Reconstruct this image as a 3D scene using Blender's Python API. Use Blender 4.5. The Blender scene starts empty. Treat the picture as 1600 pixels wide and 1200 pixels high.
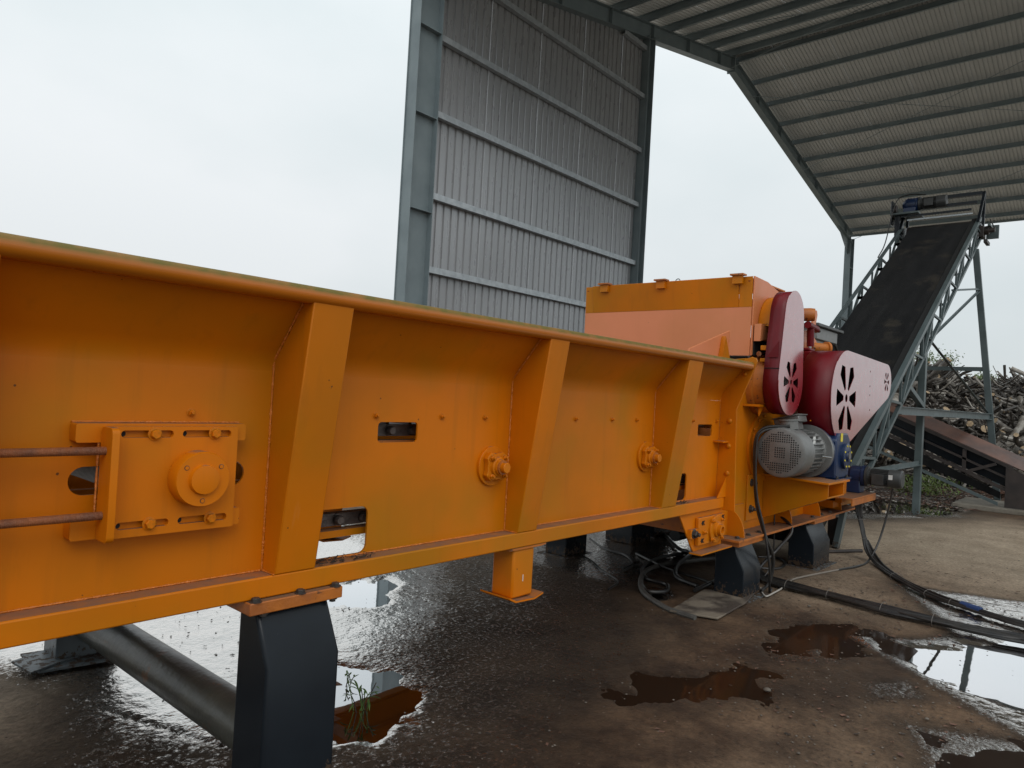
import bpy, math, random
import numpy as np
from mathutils import Vector, Matrix
from mathutils.geometry import tessellate_polygon
R = math.radians
random.seed(7); rng = np.random.default_rng(7)
scn = bpy.context.scene
COL = scn.collection

# ------------------------------------------------------------ camera
CAMH = 1.6
a, pt, rl = R(41.25), R(.72), .056
F = Vector((math.cos(a)*math.cos(pt), math.sin(a)*math.cos(pt), math.sin(pt)))
R0 = Vector((math.sin(a), -math.cos(a), 0)); U0 = R0.cross(F)
RT = R0*math.cos(rl) + U0*math.sin(rl); UP = -R0*math.sin(rl) + U0*math.cos(rl)
cd = bpy.data.cameras.new('camera'); cam = bpy.data.objects.new('camera', cd); COL.objects.link(cam)
M = Matrix.Identity(4)
for i in range(3):
    M[i][0] = RT[i]; M[i][1] = UP[i]; M[i][2] = -F[i]
M[2][3] = CAMH
cam.matrix_world = M
cd.sensor_width = 36; cd.lens = 36*1104/1600; cd.clip_end = 1500; cd.clip_start = .05
scn.camera = cam

# ------------------------------------------------------------ world: overcast
w = bpy.data.worlds.new('World'); scn.world = w; w.use_nodes = True
nt = w.node_tree; nt.nodes.clear()
def N(nt, t, **k):
    n = nt.nodes.new(t)
    for kk, v in k.items():
        if kk in n.inputs: n.inputs[kk].default_value = v
        else: setattr(n, kk, v)
    return n
out = N(nt, 'ShaderNodeOutputWorld'); bg = N(nt, 'ShaderNodeBackground'); bg.inputs['Strength'].default_value = .1
sky = N(nt, 'ShaderNodeTexSky', sky_type='NISHITA', sun_disc=False, sun_elevation=R(58), sun_rotation=R(200))
tc = N(nt, 'ShaderNodeTexCoord'); mp = N(nt, 'ShaderNodeMapping'); mp.inputs['Scale'].default_value = (1, 1, 1.8); mp.inputs['Location'].default_value = (4.3, 1.1, .7)
nz = N(nt, 'ShaderNodeTexNoise'); nz.inputs['Scale'].default_value = 1.7; nz.inputs['Detail'].default_value = 5; nz.inputs['Roughness'].default_value = .45
cr = N(nt, 'ShaderNodeValToRGB')
cr.color_ramp.elements[0].position = .34; cr.color_ramp.elements[0].color = (.80, .885, .91, 1)
cr.color_ramp.elements[1].position = .66; cr.color_ramp.elements[1].color = (1.0, 1.04, 1.06, 1)
sc = N(nt, 'ShaderNodeVectorMath', operation='SCALE'); sc.inputs['Scale'].default_value = 10.0
mx = N(nt, 'ShaderNodeMix', data_type='RGBA'); mx.inputs[0].default_value = .96
L = nt.links.new
L(tc.outputs['Generated'], mp.inputs['Vector']); L(mp.outputs[0], nz.inputs['Vector']); L(nz.outputs['Fac'], cr.inputs[0])
sz = N(nt, 'ShaderNodeSeparateXYZ'); L(tc.outputs['Generated'], sz.inputs[0])      # an overcast sky grows brighter towards the zenith
ez = N(nt, 'ShaderNodeMapRange'); ez.inputs[1].default_value = 0; ez.inputs[2].default_value = 1; ez.inputs[3].default_value = 7.4; ez.inputs[4].default_value = 12.8; L(sz.outputs[2], ez.inputs[0]); L(ez.outputs[0], sc.inputs['Scale'])
L(cr.outputs[0], sc.inputs[0]); L(sky.outputs[0], mx.inputs[6]); L(sc.outputs[0], mx.inputs[7])
L(mx.outputs[2], bg.inputs['Color']); L(bg.outputs[0], out.inputs[0])
sd = bpy.data.lights.new('sun', 'SUN'); sd.energy = .75; sd.angle = R(35); sd.color = (1, .97, .93)
so = bpy.data.objects.new('sun', sd); COL.objects.link(so)
sdir = Vector((-.55, -.8, .85)).normalized()      # towards the sun
so.rotation_euler = sdir.to_track_quat('Z', 'Y').to_euler()
sky.sun_elevation = math.asin(sdir.z); sky.sun_rotation = math.atan2(sdir.x, sdir.y)
scn.view_settings.view_transform = 'Standard'; scn.view_settings.look = 'None'
scn.view_settings.exposure = 0; scn.view_settings.gamma = 1; scn.view_settings.use_curve_mapping = False
scn.render.engine = 'CYCLES'
scn.cycles.max_bounces = 7; scn.cycles.use_denoising = True

# ------------------------------------------------------------ materials
def mat(name, col, rough=.5, metal=0, col2=None, vs=3., bump=0, bs=60., spec=.5, coat=0, coat_r=.1, stretch=None,
        dust=None, rust=None, rust_t=.68, rust_s=9., ior=None, det=6, sharp=(.35, .65), rvar=.12, grime=0, mud=0, dust_t=(.93, .99)):
    m = bpy.data.materials.new(name); m.use_nodes = True; nt = m.node_tree; L = nt.links.new
    p = nt.nodes['Principled BSDF']
    p.inputs['Metallic'].default_value = metal; p.inputs['Specular IOR Level'].default_value = spec
    if ior: p.inputs['IOR'].default_value = ior
    p.inputs['Coat Weight'].default_value = coat; p.inputs['Coat Roughness'].default_value = coat_r
    tc = N(nt, 'ShaderNodeTexCoord'); mp = N(nt, 'ShaderNodeMapping')
    if stretch: mp.inputs['Scale'].default_value = stretch
    L(tc.outputs['Object'], mp.inputs[0])
    nz = N(nt, 'ShaderNodeTexNoise', Scale=vs, Detail=float(det)); L(mp.outputs[0], nz.inputs['Vector'])
    r = N(nt, 'ShaderNodeMapRange'); r.inputs[1].default_value = sharp[0]; r.inputs[2].default_value = sharp[1]
    L(nz.outputs['Fac'], r.inputs[0])
    m1 = N(nt, 'ShaderNodeMix', data_type='RGBA'); m1.inputs[6].default_value = (*col, 1)
    m1.inputs[7].default_value = (*(col2 or tuple(c*.8 for c in col)), 1); L(r.outputs[0], m1.inputs[0])
    cout = m1.outputs[2]
    rr = N(nt, 'ShaderNodeMapRange'); rr.inputs[3].default_value = max(.02, rough-rvar); rr.inputs[4].default_value = min(1, rough+rvar)
    n2 = N(nt, 'ShaderNodeTexNoise', Scale=vs*4.3, Detail=4.); L(mp.outputs[0], n2.inputs['Vector']); L(n2.outputs['Fac'], rr.inputs[0])
    rout = rr.outputs[0]
    if rust:
        n3 = N(nt, 'ShaderNodeTexNoise', Scale=rust_s, Detail=9.); n3.inputs['Roughness'].default_value = .72; L(mp.outputs[0], n3.inputs['Vector'])
        r3 = N(nt, 'ShaderNodeMapRange'); r3.inputs[1].default_value = rust_t; r3.inputs[2].default_value = rust_t+.03; L(n3.outputs['Fac'], r3.inputs[0])
        m3 = N(nt, 'ShaderNodeMix', data_type='RGBA'); m3.inputs[7].default_value = (*rust, 1)
        L(r3.outputs[0], m3.inputs[0]); L(cout, m3.inputs[6]); cout = m3.outputs[2]
    if grime:  # rain streaks, greasy tints, small specks
        ms_ = N(nt, 'ShaderNodeMapping'); ms_.inputs['Scale'].default_value = (7, 7, .55); L(tc.outputs['Object'], ms_.inputs[0])
        ns = N(nt, 'ShaderNodeTexNoise', Scale=2.2, Detail=7.); ns.inputs['Roughness'].default_value = .6; L(ms_.outputs[0], ns.inputs['Vector'])
        nl = N(nt, 'ShaderNodeTexNoise', Scale=1.6, Detail=3.); L(tc.outputs['Object'], nl.inputs['Vector'])
        for src, a0, a1, amt, colr in ((ns, .54, .76, .22*grime, (.20, .085, .012)), (nl, .50, .70, .55*grime, (.34, .165, .004)), (ns, .30, .14, .5*grime, (.62, .22, .05))):
            r_ = N(nt, 'ShaderNodeMapRange'); r_.inputs[1].default_value = a0; r_.inputs[2].default_value = a1; r_.inputs[4].default_value = amt; L(src.outputs['Fac'], r_.inputs[0])
            mg = N(nt, 'ShaderNodeMix', data_type='RGBA'); mg.inputs[7].default_value = (*colr, 1); L(r_.outputs[0], mg.inputs[0]); L(cout, mg.inputs[6]); cout = mg.outputs[2]
        vo = N(nt, 'ShaderNodeTexVoronoi', Scale=9.); L(tc.outputs['Object'], vo.inputs['Vector'])
        wo = N(nt, 'ShaderNodeTexNoise', Scale=60., Detail=3.); L(tc.outputs['Object'], wo.inputs['Vector'])
        ad_ = N(nt, 'ShaderNodeMath', operation='MULTIPLY_ADD'); L(wo.outputs['Fac'], ad_.inputs[0]); ad_.inputs[1].default_value = .06; L(vo.outputs['Distance'], ad_.inputs[2])
        r_ = N(nt, 'ShaderNodeMapRange'); r_.inputs[1].default_value = .066; r_.inputs[2].default_value = .058; r_.inputs[4].default_value = .8; L(ad_.outputs[0], r_.inputs[0])
        mg = N(nt, 'ShaderNodeMix', data_type='RGBA'); mg.inputs[7].default_value = (.045, .022, .012, 1); L(r_.outputs[0], mg.inputs[0]); L(cout, mg.inputs[6]); cout = mg.outputs[2]
    if mud:    # mud splashed up from the ground
        g_ = N(nt, 'ShaderNodeNewGeometry'); sx_ = N(nt, 'ShaderNodeSeparateXYZ'); L(g_.outputs['Position'], sx_.inputs[0])
        nm_ = N(nt, 'ShaderNodeTexNoise', Scale=24., Detail=8.); nm_.inputs['Roughness'].default_value = .7; L(tc.outputs['Object'], nm_.inputs['Vector'])
        hm = N(nt, 'ShaderNodeMapRange'); hm.inputs[1].default_value = 0; hm.inputs[2].default_value = mud; hm.inputs[3].default_value = .55; hm.inputs[4].default_value = .2; L(sx_.outputs[2], hm.inputs[0])
        sb = N(nt, 'ShaderNodeMath', operation='LESS_THAN'); L(nm_.outputs['Fac'], sb.inputs[0]); L(hm.outputs[0], sb.inputs[1])
        mg = N(nt, 'ShaderNodeMix', data_type='RGBA'); mg.inputs[7].default_value = (.055, .035, .022, 1); L(sb.outputs[0], mg.inputs[0]); L(cout, mg.inputs[6]); cout = mg.outputs[2]
        mr_ = N(nt, 'ShaderNodeMix', data_type='FLOAT'); mr_.inputs[3].default_value = .8; L(sb.outputs[0], mr_.inputs[0]); L(rout, mr_.inputs[2]); rout = mr_.outputs[0]
    if dust:   # settled dust lies on whatever faces up
        g = N(nt, 'ShaderNodeNewGeometry'); sx = N(nt, 'ShaderNodeSeparateXYZ'); L(g.outputs['True Normal' if dust_t[0] > .9 else 'Normal'], sx.inputs[0])
        rd = N(nt, 'ShaderNodeMapRange'); rd.inputs[1].default_value = dust_t[0]; rd.inputs[2].default_value = dust_t[1]; L(sx.outputs[2], rd.inputs[0])
        nd = N(nt, 'ShaderNodeTexNoise', Scale=14., Detail=7.); L(tc.outputs['Object'], nd.inputs['Vector'])
        r4 = N(nt, 'ShaderNodeMapRange'); r4.inputs[1].default_value = .22; r4.inputs[2].default_value = .6; r4.inputs[3].default_value = .55; L(nd.outputs['Fac'], r4.inputs[0])
        mm = N(nt, 'ShaderNodeMath', operation='MULTIPLY'); L(rd.outputs[0], mm.inputs[0]); L(r4.outputs[0], mm.inputs[1])
        m4 = N(nt, 'ShaderNodeMix', data_type='RGBA'); m4.inputs[7].default_value = (*dust, 1)
        L(mm.outputs[0], m4.inputs[0]); L(cout, m4.inputs[6]); cout = m4.outputs[2]
        m5 = N(nt, 'ShaderNodeMix', data_type='FLOAT'); m5.inputs[3].default_value = .75; L(mm.outputs[0], m5.inputs[0]); L(rout, m5.inputs[2]); rout = m5.outputs[0]
    L(cout, p.inputs['Base Color']); L(rout, p.inputs['Roughness'])
    if bump:
        nb = N(nt, 'ShaderNodeTexNoise', Scale=bs, Detail=5.); L(mp.outputs[0], nb.inputs['Vector'])
        b = N(nt, 'ShaderNodeBump'); b.inputs['Strength'].default_value = bump; b.inputs['Distance'].default_value = .01
        L(nb.outputs['Fac'], b.inputs['Height']); L(b.outputs[0], p.inputs['Normal'])
    return m
O = mat('orange_paint', (.64, .166, .001), .42, col2=(.46, .140, .003), vs=1.1, bump=.05, bs=6, grime=.9, dust=(.23, .12, .07), rust=(.09, .04, .02), rust_t=.705, rust_s=22, spec=.22)
OD = mat('orange_paint_dirt_shade', (.50, .15, .015), .5, col2=(.33, .10, .02), vs=6, bump=.25, bs=45, dust=(.16, .09, .05), rust=(.07, .035, .02), rust_t=.60, rust_s=14)
OR_ = mat('orange_paint_rail', (.50, .135, .006), .24, dust=(.13,.10,.012), dust_t=(.05,.5), col2=(.40, .12, .006), vs=2.2, bump=.05, bs=25, rust=(.05, .03, .02), rust_t=.66, rust_s=17, stretch=(.4, 1, 1))
WELD = mat('weld_bead', (.66, .20, .03), .4, col2=(.5, .14, .01), vs=60, bump=.7, bs=120)
HOODM = mat('orange_paint_sheen', (.66, .22, .095), .42, grime=.25, col2=(.62, .205, .085), vs=2.5, bump=.03, bs=12, rust=(.12, .05, .03), rust_t=.72, rust_s=18)  # paler orange, the hood's sheen is mixed into the base colour
ROD = mat('rusty_thread', (.30, .10, .035), .55, col2=(.18, .07, .035), vs=18, bump=.3, bs=160)
RED = mat('red_enamel', (.33, .008, .018), .3, col2=(.27, .007, .016), vs=2, spec=.8, coat=1, coat_r=.13, bump=.03, bs=6, ior=1.6)
RED.node_tree.nodes['Principled BSDF'].inputs['Coat IOR'].default_value = 2.9
REDD = mat('red_enamel_dull', (.15, .003, .008), .42, col2=(.11, .002, .006), vs=3, bump=.05, bs=20, spec=.3)
LEG = mat('navy_black_paint', (.012, .016, .021), .24, col2=(.009, .012, .016), vs=3, bump=.02, bs=9, spec=.22, rvar=.06, mud=.28, rust=(.11, .12, .12), rust_t=.71, rust_s=26)
LEGG = mat('grey_blue_paint', (.11, .13, .14), .45, mud=.2, col2=(.08, .095, .105), vs=4, bump=.1, bs=30, rust=(.09, .05, .03), rust_t=.7)
PIPE = mat('olive_pipe', (.075, .075, .06), .33,  col2=(.04, .042, .04), vs=5, bump=.2, bs=40, rust=(.12, .06, .03), rust_t=.62, rust_s=7)
GALV = mat('galvanised', (.50, .53, .55), .38, metal=.55, col2=(.38, .41, .43), vs=10, bump=.06, bs=40)
STEEL = mat('shed_frame_paint', (.20, .245, .26), .5, col2=(.16, .20, .215), vs=2, bump=.04, bs=18)
WALLS = mat('wall_sheet', (.36, .365, .375), .28, metal=.35, col2=(.33, .335, .345), vs=1.2, bump=.02, bs=4, stretch=(2, 2, .35), rvar=.03)
ROOFS = mat('roof_sheet', (.43, .415, .40), .42, metal=.15, col2=(.36, .35, .34), vs=2, bump=.04, bs=10, stretch=(.4, 4, 1))
def see_through(m, f):      # slight translucency added to the roof sheets to lighten their dark underside
    nt = m.node_tree; L = nt.links.new; p = nt.nodes['Principled BSDF']; t = N(nt, 'ShaderNodeBsdfTranslucent'); t.inputs[0].default_value = (.85, .82, .70, 1)
    ms = N(nt, 'ShaderNodeMixShader'); ms.inputs[0].default_value = f; L(p.outputs[0], ms.inputs[1]); L(t.outputs[0], ms.inputs[2]); L(ms.outputs[0], nt.nodes['Material Output'].inputs[0])
see_through(ROOFS, .035)
MOT = mat('motor_grey', (.20, .20, .195), .42, col2=(.15, .15, .145), vs=8, bump=.12, bs=70, metal=.3)
MOTD = mat('motor_dark_grey', (.055, .058, .058), .45, col2=(.04, .042, .042), vs=8, bump=.12, bs=70)
BLUE = mat('blue_gearbox_paint', (.010, .028, .085), .33, col2=(.008, .02, .06), vs=6, bump=.1, bs=60)
BLACK = mat('black_void', (.008, .008, .008), .8)
RUB = mat('cable_rubber', (.014, .014, .015), .38, col2=(.03, .027, .024), vs=9, bump=.1, bs=60)
RUBG = mat('grey_hose', (.10, .095, .085), .6, col2=(.06, .055, .05), vs=14, bump=.2, bs=60)
WHITE = mat('white_plastic', (.7, .7, .68), .5)
YEL = mat('yellow_label', (.75, .6, .04), .5)
CHAIN = mat('oily_chain_steel', (.15, .125, .115), .42, col2=(.08, .065, .06), vs=25, bump=.4, bs=90, metal=.3)
SPRK = mat('dull_steel', (.20, .18, .16), .55, col2=(.13, .12, .11), vs=25, bump=.4, bs=60, metal=.3)
BOLTM = mat('bolt_steel', (.09, .085, .08), .45, metal=.5, col2=(.05, .04, .035), vs=40)
CHROME = mat('chrome_rod', (.6, .6, .6), .15, metal=1)
CONV = mat('conveyor_frame_paint', (.10, .128, .132), .42, mud=.25, col2=(.068, .09, .092), vs=3, bump=.08, bs=25, rust=(.10, .055, .035), rust_t=.68, rust_s=14)
RUSTP = mat('rusty_plate', (.16, .075, .05), .42, col2=(.075, .045, .038), vs=3, bump=.15, bs=40, metal=.1)
RUSTD = mat('dark_rusty_steel', (.045, .034, .030), .5, col2=(.025, .02, .019), vs=5, bump=.15, bs=40)
CONC = mat('pale_concrete', (.24, .215, .175), .75, col2=(.16, .14, .11), vs=6, bump=.5, bs=50)
BOARD = mat('worn_board', (.20, .165, .125), .62, col2=(.06, .045, .035), vs=5, bump=.4, bs=50, sharp=(.42, .58))
BARKS = [mat('bark_grey', (.25, .23, .205), .5, col2=(.09, .078, .068), vs=5, bump=.6, sharp=(.42,.58), bs=40),
         mat('bark_dark', (.075, .062, .052), .42, col2=(.03, .025, .02), vs=6, bump=.6, bs=40),
         mat('bark_pale', (.46, .43, .385), .55, col2=(.20, .175, .145), vs=5, bump=.5, sharp=(.42,.58), bs=40)]
LEAF = mat('leaf_green', (.09, .16, .03), .5, col2=(.05, .10, .02), vs=5)
LEAFY = mat('leaf_yellow_green', (.16, .22, .04), .5, col2=(.08, .13, .025), vs=5)
DEBRIS = mat('dark_debris', (.02, .016, .012), .6, col2=(.05, .035, .025), vs=20)
CHIPS = mat('red_brown_litter', (.17, .085, .055), .8, col2=(.09, .05, .035), vs=9)
STONE = mat('stone', (.16, .135, .11), .7, col2=(.09, .075, .06), vs=9, bump=.4)

def belt_mat():
    m = bpy.data.materials.new('belt_rubber'); m.use_nodes = True; nt = m.node_tree; L = nt.links.new
    p = nt.nodes['Principled BSDF']; p.inputs['Roughness'].default_value = .36; p.inputs['Specular IOR Level'].default_value = .28
    tc = N(nt, 'ShaderNodeTexCoord'); mp = N(nt, 'ShaderNodeMapping'); mp.inputs['Scale'].default_value = (.35, 3, .35)
    L(tc.outputs['Object'], mp.inputs[0])
    nz = N(nt, 'ShaderNodeTexNoise', Scale=2.2, Detail=8.); L(mp.outputs[0], nz.inputs['Vector'])
    cr = N(nt, 'ShaderNodeValToRGB'); e = cr.color_ramp.elements
    e[0].position = .35; e[0].color = (.005, .0055, .0068, 1); e[1].position = .78; e[1].color = (.018, .018, .019, 1)
    L(nz.outputs['Fac'], cr.inputs[0])
    nd = N(nt, 'ShaderNodeTexNoise', Scale=1.4, Detail=9.); nd.inputs['Roughness'].default_value = .7; L(tc.outputs['Object'], nd.inputs['Vector'])
    r = N(nt, 'ShaderNodeMapRange'); r.inputs[1].default_value = .55; r.inputs[2].default_value = .72; r.inputs[4].default_value = .6; L(nd.outputs['Fac'], r.inputs[0])
    mx = N(nt, 'ShaderNodeMix', data_type='RGBA'); mx.inputs[7].default_value = (.085, .07, .05, 1)
    L(r.outputs[0], mx.inputs[0]); L(cr.outputs[0], mx.inputs[6]); L(mx.outputs[2], p.inputs['Base Color'])
    return m
BELT = belt_mat()

# ------------------------------------------------------------ mesh builder
class MB:
    def __init__(s): s.v = []; s.f = []
    def add(s, vs, fs):
        o = len(s.v); s.v += [tuple(x) for x in vs]; s.f += [tuple(i+o for i in f) for f in fs]; return s
    def box(s, x0, x1, y0, y1, z0, z1):
        return s.add([(x0,y0,z0),(x1,y0,z0),(x1,y1,z0),(x0,y1,z0),(x0,y0,z1),(x1,y0,z1),(x1,y1,z1),(x0,y1,z1)],
                     [(0,3,2,1),(4,5,6,7),(0,1,5,4),(1,2,6,5),(2,3,7,6),(3,0,4,7)])
    def prism(s, pts, plane, d0, d1):
        m = {'XZ': lambda u,v,d: (u,d,v), 'YZ': lambda u,v,d: (d,u,v), 'XY': lambda u,v,d: (u,v,d)}[plane]
        n = len(pts)
        vs = [m(u,v,d0) for u,v in pts] + [m(u,v,d1) for u,v in pts]
        fs = [tuple(range(n)), tuple(reversed(range(n, 2*n)))] + [(i, i+n, (i+1)%n+n, (i+1)%n) for i in range(n)]
        area = sum(pts[i][0]*pts[(i+1)%n][1]-pts[(i+1)%n][0]*pts[i][1] for i in range(n))
        flip = (area > 0) ^ (d1 < d0)
        if plane == 'XZ': flip = not flip
        if flip: fs = [tuple(reversed(f)) for f in fs]
        return s.add(vs, fs)
    def plate(s, outer, holes, plane, d0, d1):
        m = {'XZ': lambda u,v,d: (u,d,v), 'YZ': lambda u,v,d: (d,u,v), 'XY': lambda u,v,d: (u,v,d)}[plane]
        loops = [outer] + holes
        tri = tessellate_polygon([[Vector((u, v, 0)) for u, v in l] for l in loops])
        flat = [q for l in loops for q in l]; n = len(flat)
        vs = [m(u,v,d0) for u,v in flat] + [m(u,v,d1) for u,v in flat]
        fs = [tuple(t) for t in tri] + [tuple(i+n for i in reversed(t)) for t in tri]
        o = 0
        for l in loops:
            k = len(l)
            fs += [(o+i, o+i+n, o+(i+1)%k+n, o+(i+1)%k) for i in range(k)]; o += k
        s.add(vs, fs); s.fix = True; return s
    def tube(s, pts, r, n=10, cap=True, r2=None):
        pts = [Vector(p) for p in pts]; k = len(pts); vs = []; fs = []
        up = None
        for i, p in enumerate(pts):
            t = (pts[min(i+1, k-1)] - pts[max(i-1, 0)]).normalized()
            if up is None:
                up = Vector((0,0,1)) if abs(t.z) < .9 else Vector((1,0,0))
            sd = t.cross(up).normalized(); up = sd.cross(t).normalized()
            rr = r[i] if isinstance(r, (list, tuple)) else (r if r2 is None else r+(r2-r)*i/(k-1))
            for j in range(n):
                q = 2*math.pi*j/n; vs.append(p + sd*math.cos(q)*rr + up*math.sin(q)*rr)
        for i in range(k-1):
            for j in range(n):
                fs.append((i*n+j, i*n+(j+1)%n, (i+1)*n+(j+1)%n, (i+1)*n+j))
        if cap: fs += [tuple(reversed(range(n))), tuple(range((k-1)*n, k*n))]
        return s.add(vs, fs)
    def beam(s, p, q, w, h, up=(0,0,1)):
        p, q = Vector(p), Vector(q); t = (q-p).normalized(); up = Vector(up)
        if abs(t.dot(up)) > .98: up = Vector((1,0,0))
        sd = t.cross(up).normalized()*w/2; uu = sd.cross(t).normalized()*h/2
        vs = [c+x for c in (p, q) for x in (-sd-uu, sd-uu, sd+uu, -sd+uu)]
        return s.add(vs, [(0,1,2,3),(7,6,5,4),(0,4,5,1),(1,5,6,2),(2,6,7,3),(3,7,4,0)])
    def angle(s, p, q, w, t=.008, up=(0,0,1)):   # L section
        p, q = Vector(p), Vector(q); d = (q-p).normalized(); up = Vector(up)
        if abs(d.dot(up)) > .98: up = Vector((1,0,0))
        sd = d.cross(up).normalized(); uu = sd.cross(d).normalized()
        s.beam(p+sd*(w/2), q+sd*(w/2), w, t, up); s.beam(p+uu*(w/2), q+uu*(w/2), t, w, up); return s
    def hbeam(s, p, q, w, h, tf=.012, tw=.008, up=(0,0,1)):
        p, q = Vector(p), Vector(q); d = (q-p).normalized(); up = Vector(up)
        if abs(d.dot(up)) > .98: up = Vector((1,0,0))
        sd = d.cross(up).normalized(); uu = sd.cross(d).normalized()
        for k in (-1, 1): s.beam(p+uu*k*(h/2-tf/2), q+uu*k*(h/2-tf/2), w, tf, up)
        s.beam(p, q, tw, h-2*tf, up); return s
    def lathe(s, prof, origin, axis, n=32):      # prof: (distance along axis, radius)
        ax = Vector(axis).normalized(); u = ax.orthogonal().normalized(); v = ax.cross(u); o = Vector(origin)
        vs = []; fs = []; k = len(prof)
        for d, r in prof:
            for j in range(n):
                q = 2*math.pi*j/n; vs.append(o + ax*d + (u*math.cos(q)+v*math.sin(q))*r)
        for i in range(k-1):
            for j in range(n): fs.append((i*n+j, i*n+(j+1)%n, (i+1)*n+(j+1)%n, (i+1)*n+j))
        fs += [tuple(reversed(range(n))), tuple(range((k-1)*n, k*n))]
        return s.add(vs, fs)
    def mesh(s, name, m, smooth=.55):
        me = bpy.data.meshes.new(name); me.from_pydata(s.v, [], s.f); me.materials.append(m)
        if getattr(s, 'fix', False):
            import bmesh
            b = bmesh.new(); b.from_mesh(me); bmesh.ops.recalc_face_normals(b, faces=b.faces); b.to_mesh(me); b.free()
        if smooth:
            me.polygons.foreach_set('use_smooth', [True]*len(me.polygons)); me.set_sharp_from_angle(angle=smooth)
        me.update(); return me
    def build(s, name, m, parent=None, bevel=0, smooth=.55, label=None):
        return link(name, s.mesh(name, m, smooth), parent, bevel, label)
def origin_of(o):
    p = Vector((0,0,0))
    while o is not None: p += o.location; o = o.parent
    return p
def link(name, me, parent=None, bevel=0, label=None):
    o = bpy.data.objects.new(name, me); COL.objects.link(o)
    if parent:
        o.parent = parent; o.matrix_parent_inverse = parent.matrix_basis.inverted() if parent.parent is None else Matrix.Identity(4)
    if bevel:
        b = o.modifiers.new('bevel', 'BEVEL'); b.width = bevel; b.segments = 2; b.limit_method = 'ANGLE'; b.angle_limit = R(40)
        b.harden_normals = False
    if label: o['label'] = label
    return o
def thing(name, label, cat, loc=(0,0,0), group=None):
    o = bpy.data.objects.new(name, None); COL.objects.link(o); o.location = loc; o.empty_display_size = .2
    o['label'] = label; o['category'] = cat
    if group: o['group'] = group
    return o
def tag(o, label, cat, group=None, kind=None):
    o['label'] = label
    if cat: o['category'] = cat
    if group: o['group'] = group
    if kind: o['kind'] = kind
    return o
# NB: things sit at loc; children are written in world coordinates (parent inverse removes loc); sub-parts inherit.

def rr(x0, x1, z0, z1, r, n=5):      # rounded rectangle loop
    pts = []
    for cx, cz, q in ((x1-r, z1-r, 0), (x0+r, z1-r, 90), (x0+r, z0+r, 180), (x1-r, z0+r, 270)):
        for i in range(n+1):
            t = R(q+90*i/n); pts.append((cx+r*math.cos(t), cz+r*math.sin(t)))
    return pts
def circ(x, z, r, n=24): return [(x+r*math.cos(2*math.pi*i/n), z+r*math.sin(2*math.pi*i/n)) for i in range(n)]
def catmull(P, n=8):
    P = [Vector(p) for p in P]; P = [P[0]*2-P[1]] + P + [P[-1]*2-P[-2]]; o = []
    for i in range(1, len(P)-2):
        for j in range(n):
            t = j/n; p0, p1, p2, p3 = P[i-1:i+3]
            o.append(.5*((2*p1)+(p2-p0)*t+(2*p0-5*p1+4*p2-p3)*t*t+(3*p1-p0-3*p2+p3)*t**3))
    o.append(P[-2]); return o

# shared bolt meshes along +Z: washer, hex head, stub
def bolt_mesh(name, m, hr=1., hh=.95, washer=True, stub=True):
    b = MB()
    if washer: b.lathe([(0,1.35),(.18,1.35),(.2,1.3)], (0,0,0), (0,0,1), 16)
    b.lathe([(.18,hr),(.18+hh*.85,hr),(.18+hh,hr*.86)], (0,0,0), (0,0,1), 6)
    if stub: b.lathe([(.8,.55),(.18+hh+.75,.55),(.18+hh+.85,.42)], (0,0,0), (0,0,1), 10)
    return b.mesh(name, m)
BM_O = bolt_mesh('bolt_orange', O); BM_H = bolt_mesh('bolt_head_orange', O, stub=False); BM_S = bolt_mesh('bolt_steel', BOLTM)
BM_SH = bolt_mesh('bolt_head_steel', BOLTM, hh=.75, stub=False)
BM_R = MB().lathe([(0,1),(.35,.93),(.6,.7),(.72,.3),(.74,.05)], (0,0,0), (0,0,1), 14).mesh('rivet', O)
def bolt(parent, pos, axis, size, me=None, name='bolt'):
    o = bpy.data.objects.new(name, me or BM_O); COL.objects.link(o)
    q = Vector(axis).to_track_quat('Z', 'Y') @ Matrix.Rotation(random.random()*1.0, 3, 'Z').to_quaternion()
    o.parent = parent
    if parent is not None and parent.parent is None: o.matrix_parent_inverse = parent.matrix_basis.inverted()
    o.location = pos; o.rotation_mode = 'QUATERNION'; o.rotation_quaternion = q; o.scale = (size,)*3
    return o
NY = (0,-1,0); NX = (-1,0,0); PZ = (0,0,1)

# ------------------------------------------------------------ terrain
def vnoise(x, y, s, seed):
    g = np.random.default_rng(seed).random((256, 256)); xs = x*s+500.3; ys = y*s+500.7
    xi = np.floor(xs).astype(int); yi = np.floor(ys).astype(int); fx = xs-xi; fy = ys-yi
    fx = fx*fx*(3-2*fx); fy = fy*fy*(3-2*fy)
    q = lambda i, j: g[i % 256, j % 256]
    return (q(xi,yi)*(1-fx)+q(xi+1,yi)*fx)*(1-fy)+(q(xi,yi+1)*(1-fx)+q(xi+1,yi+1)*fx)*fy
def fbm(x, y, s, seed, o=4):
    v = 0; am = 1; t = 0
    for i in range(o): v = v+am*vnoise(x, y, s*2**i, seed+i); t += am; am *= .5
    return v/t*2-1
def sdist(x, y, poly):       # signed distance, positive inside
    P = np.array(poly); d = np.full(x.shape, 1e9); ins = np.zeros(x.shape, bool); n = len(P)
    for i in range(n):
        ax_, ay = P[i]; bx, by = P[(i+1) % n]; ex, ey = bx-ax_, by-ay
        t = np.clip(((x-ax_)*ex+(y-ay)*ey)/(ex*ex+ey*ey+1e-12), 0, 1)
        d = np.minimum(d, np.hypot(x-ax_-t*ex, y-ay-t*ey))
        c = ((ay > y) != (by > y)) & (x < (bx-ax_)*(y-ay)/(by-ay+1e-12)+ax_); ins ^= c
    return np.where(ins, d, -d)
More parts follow.
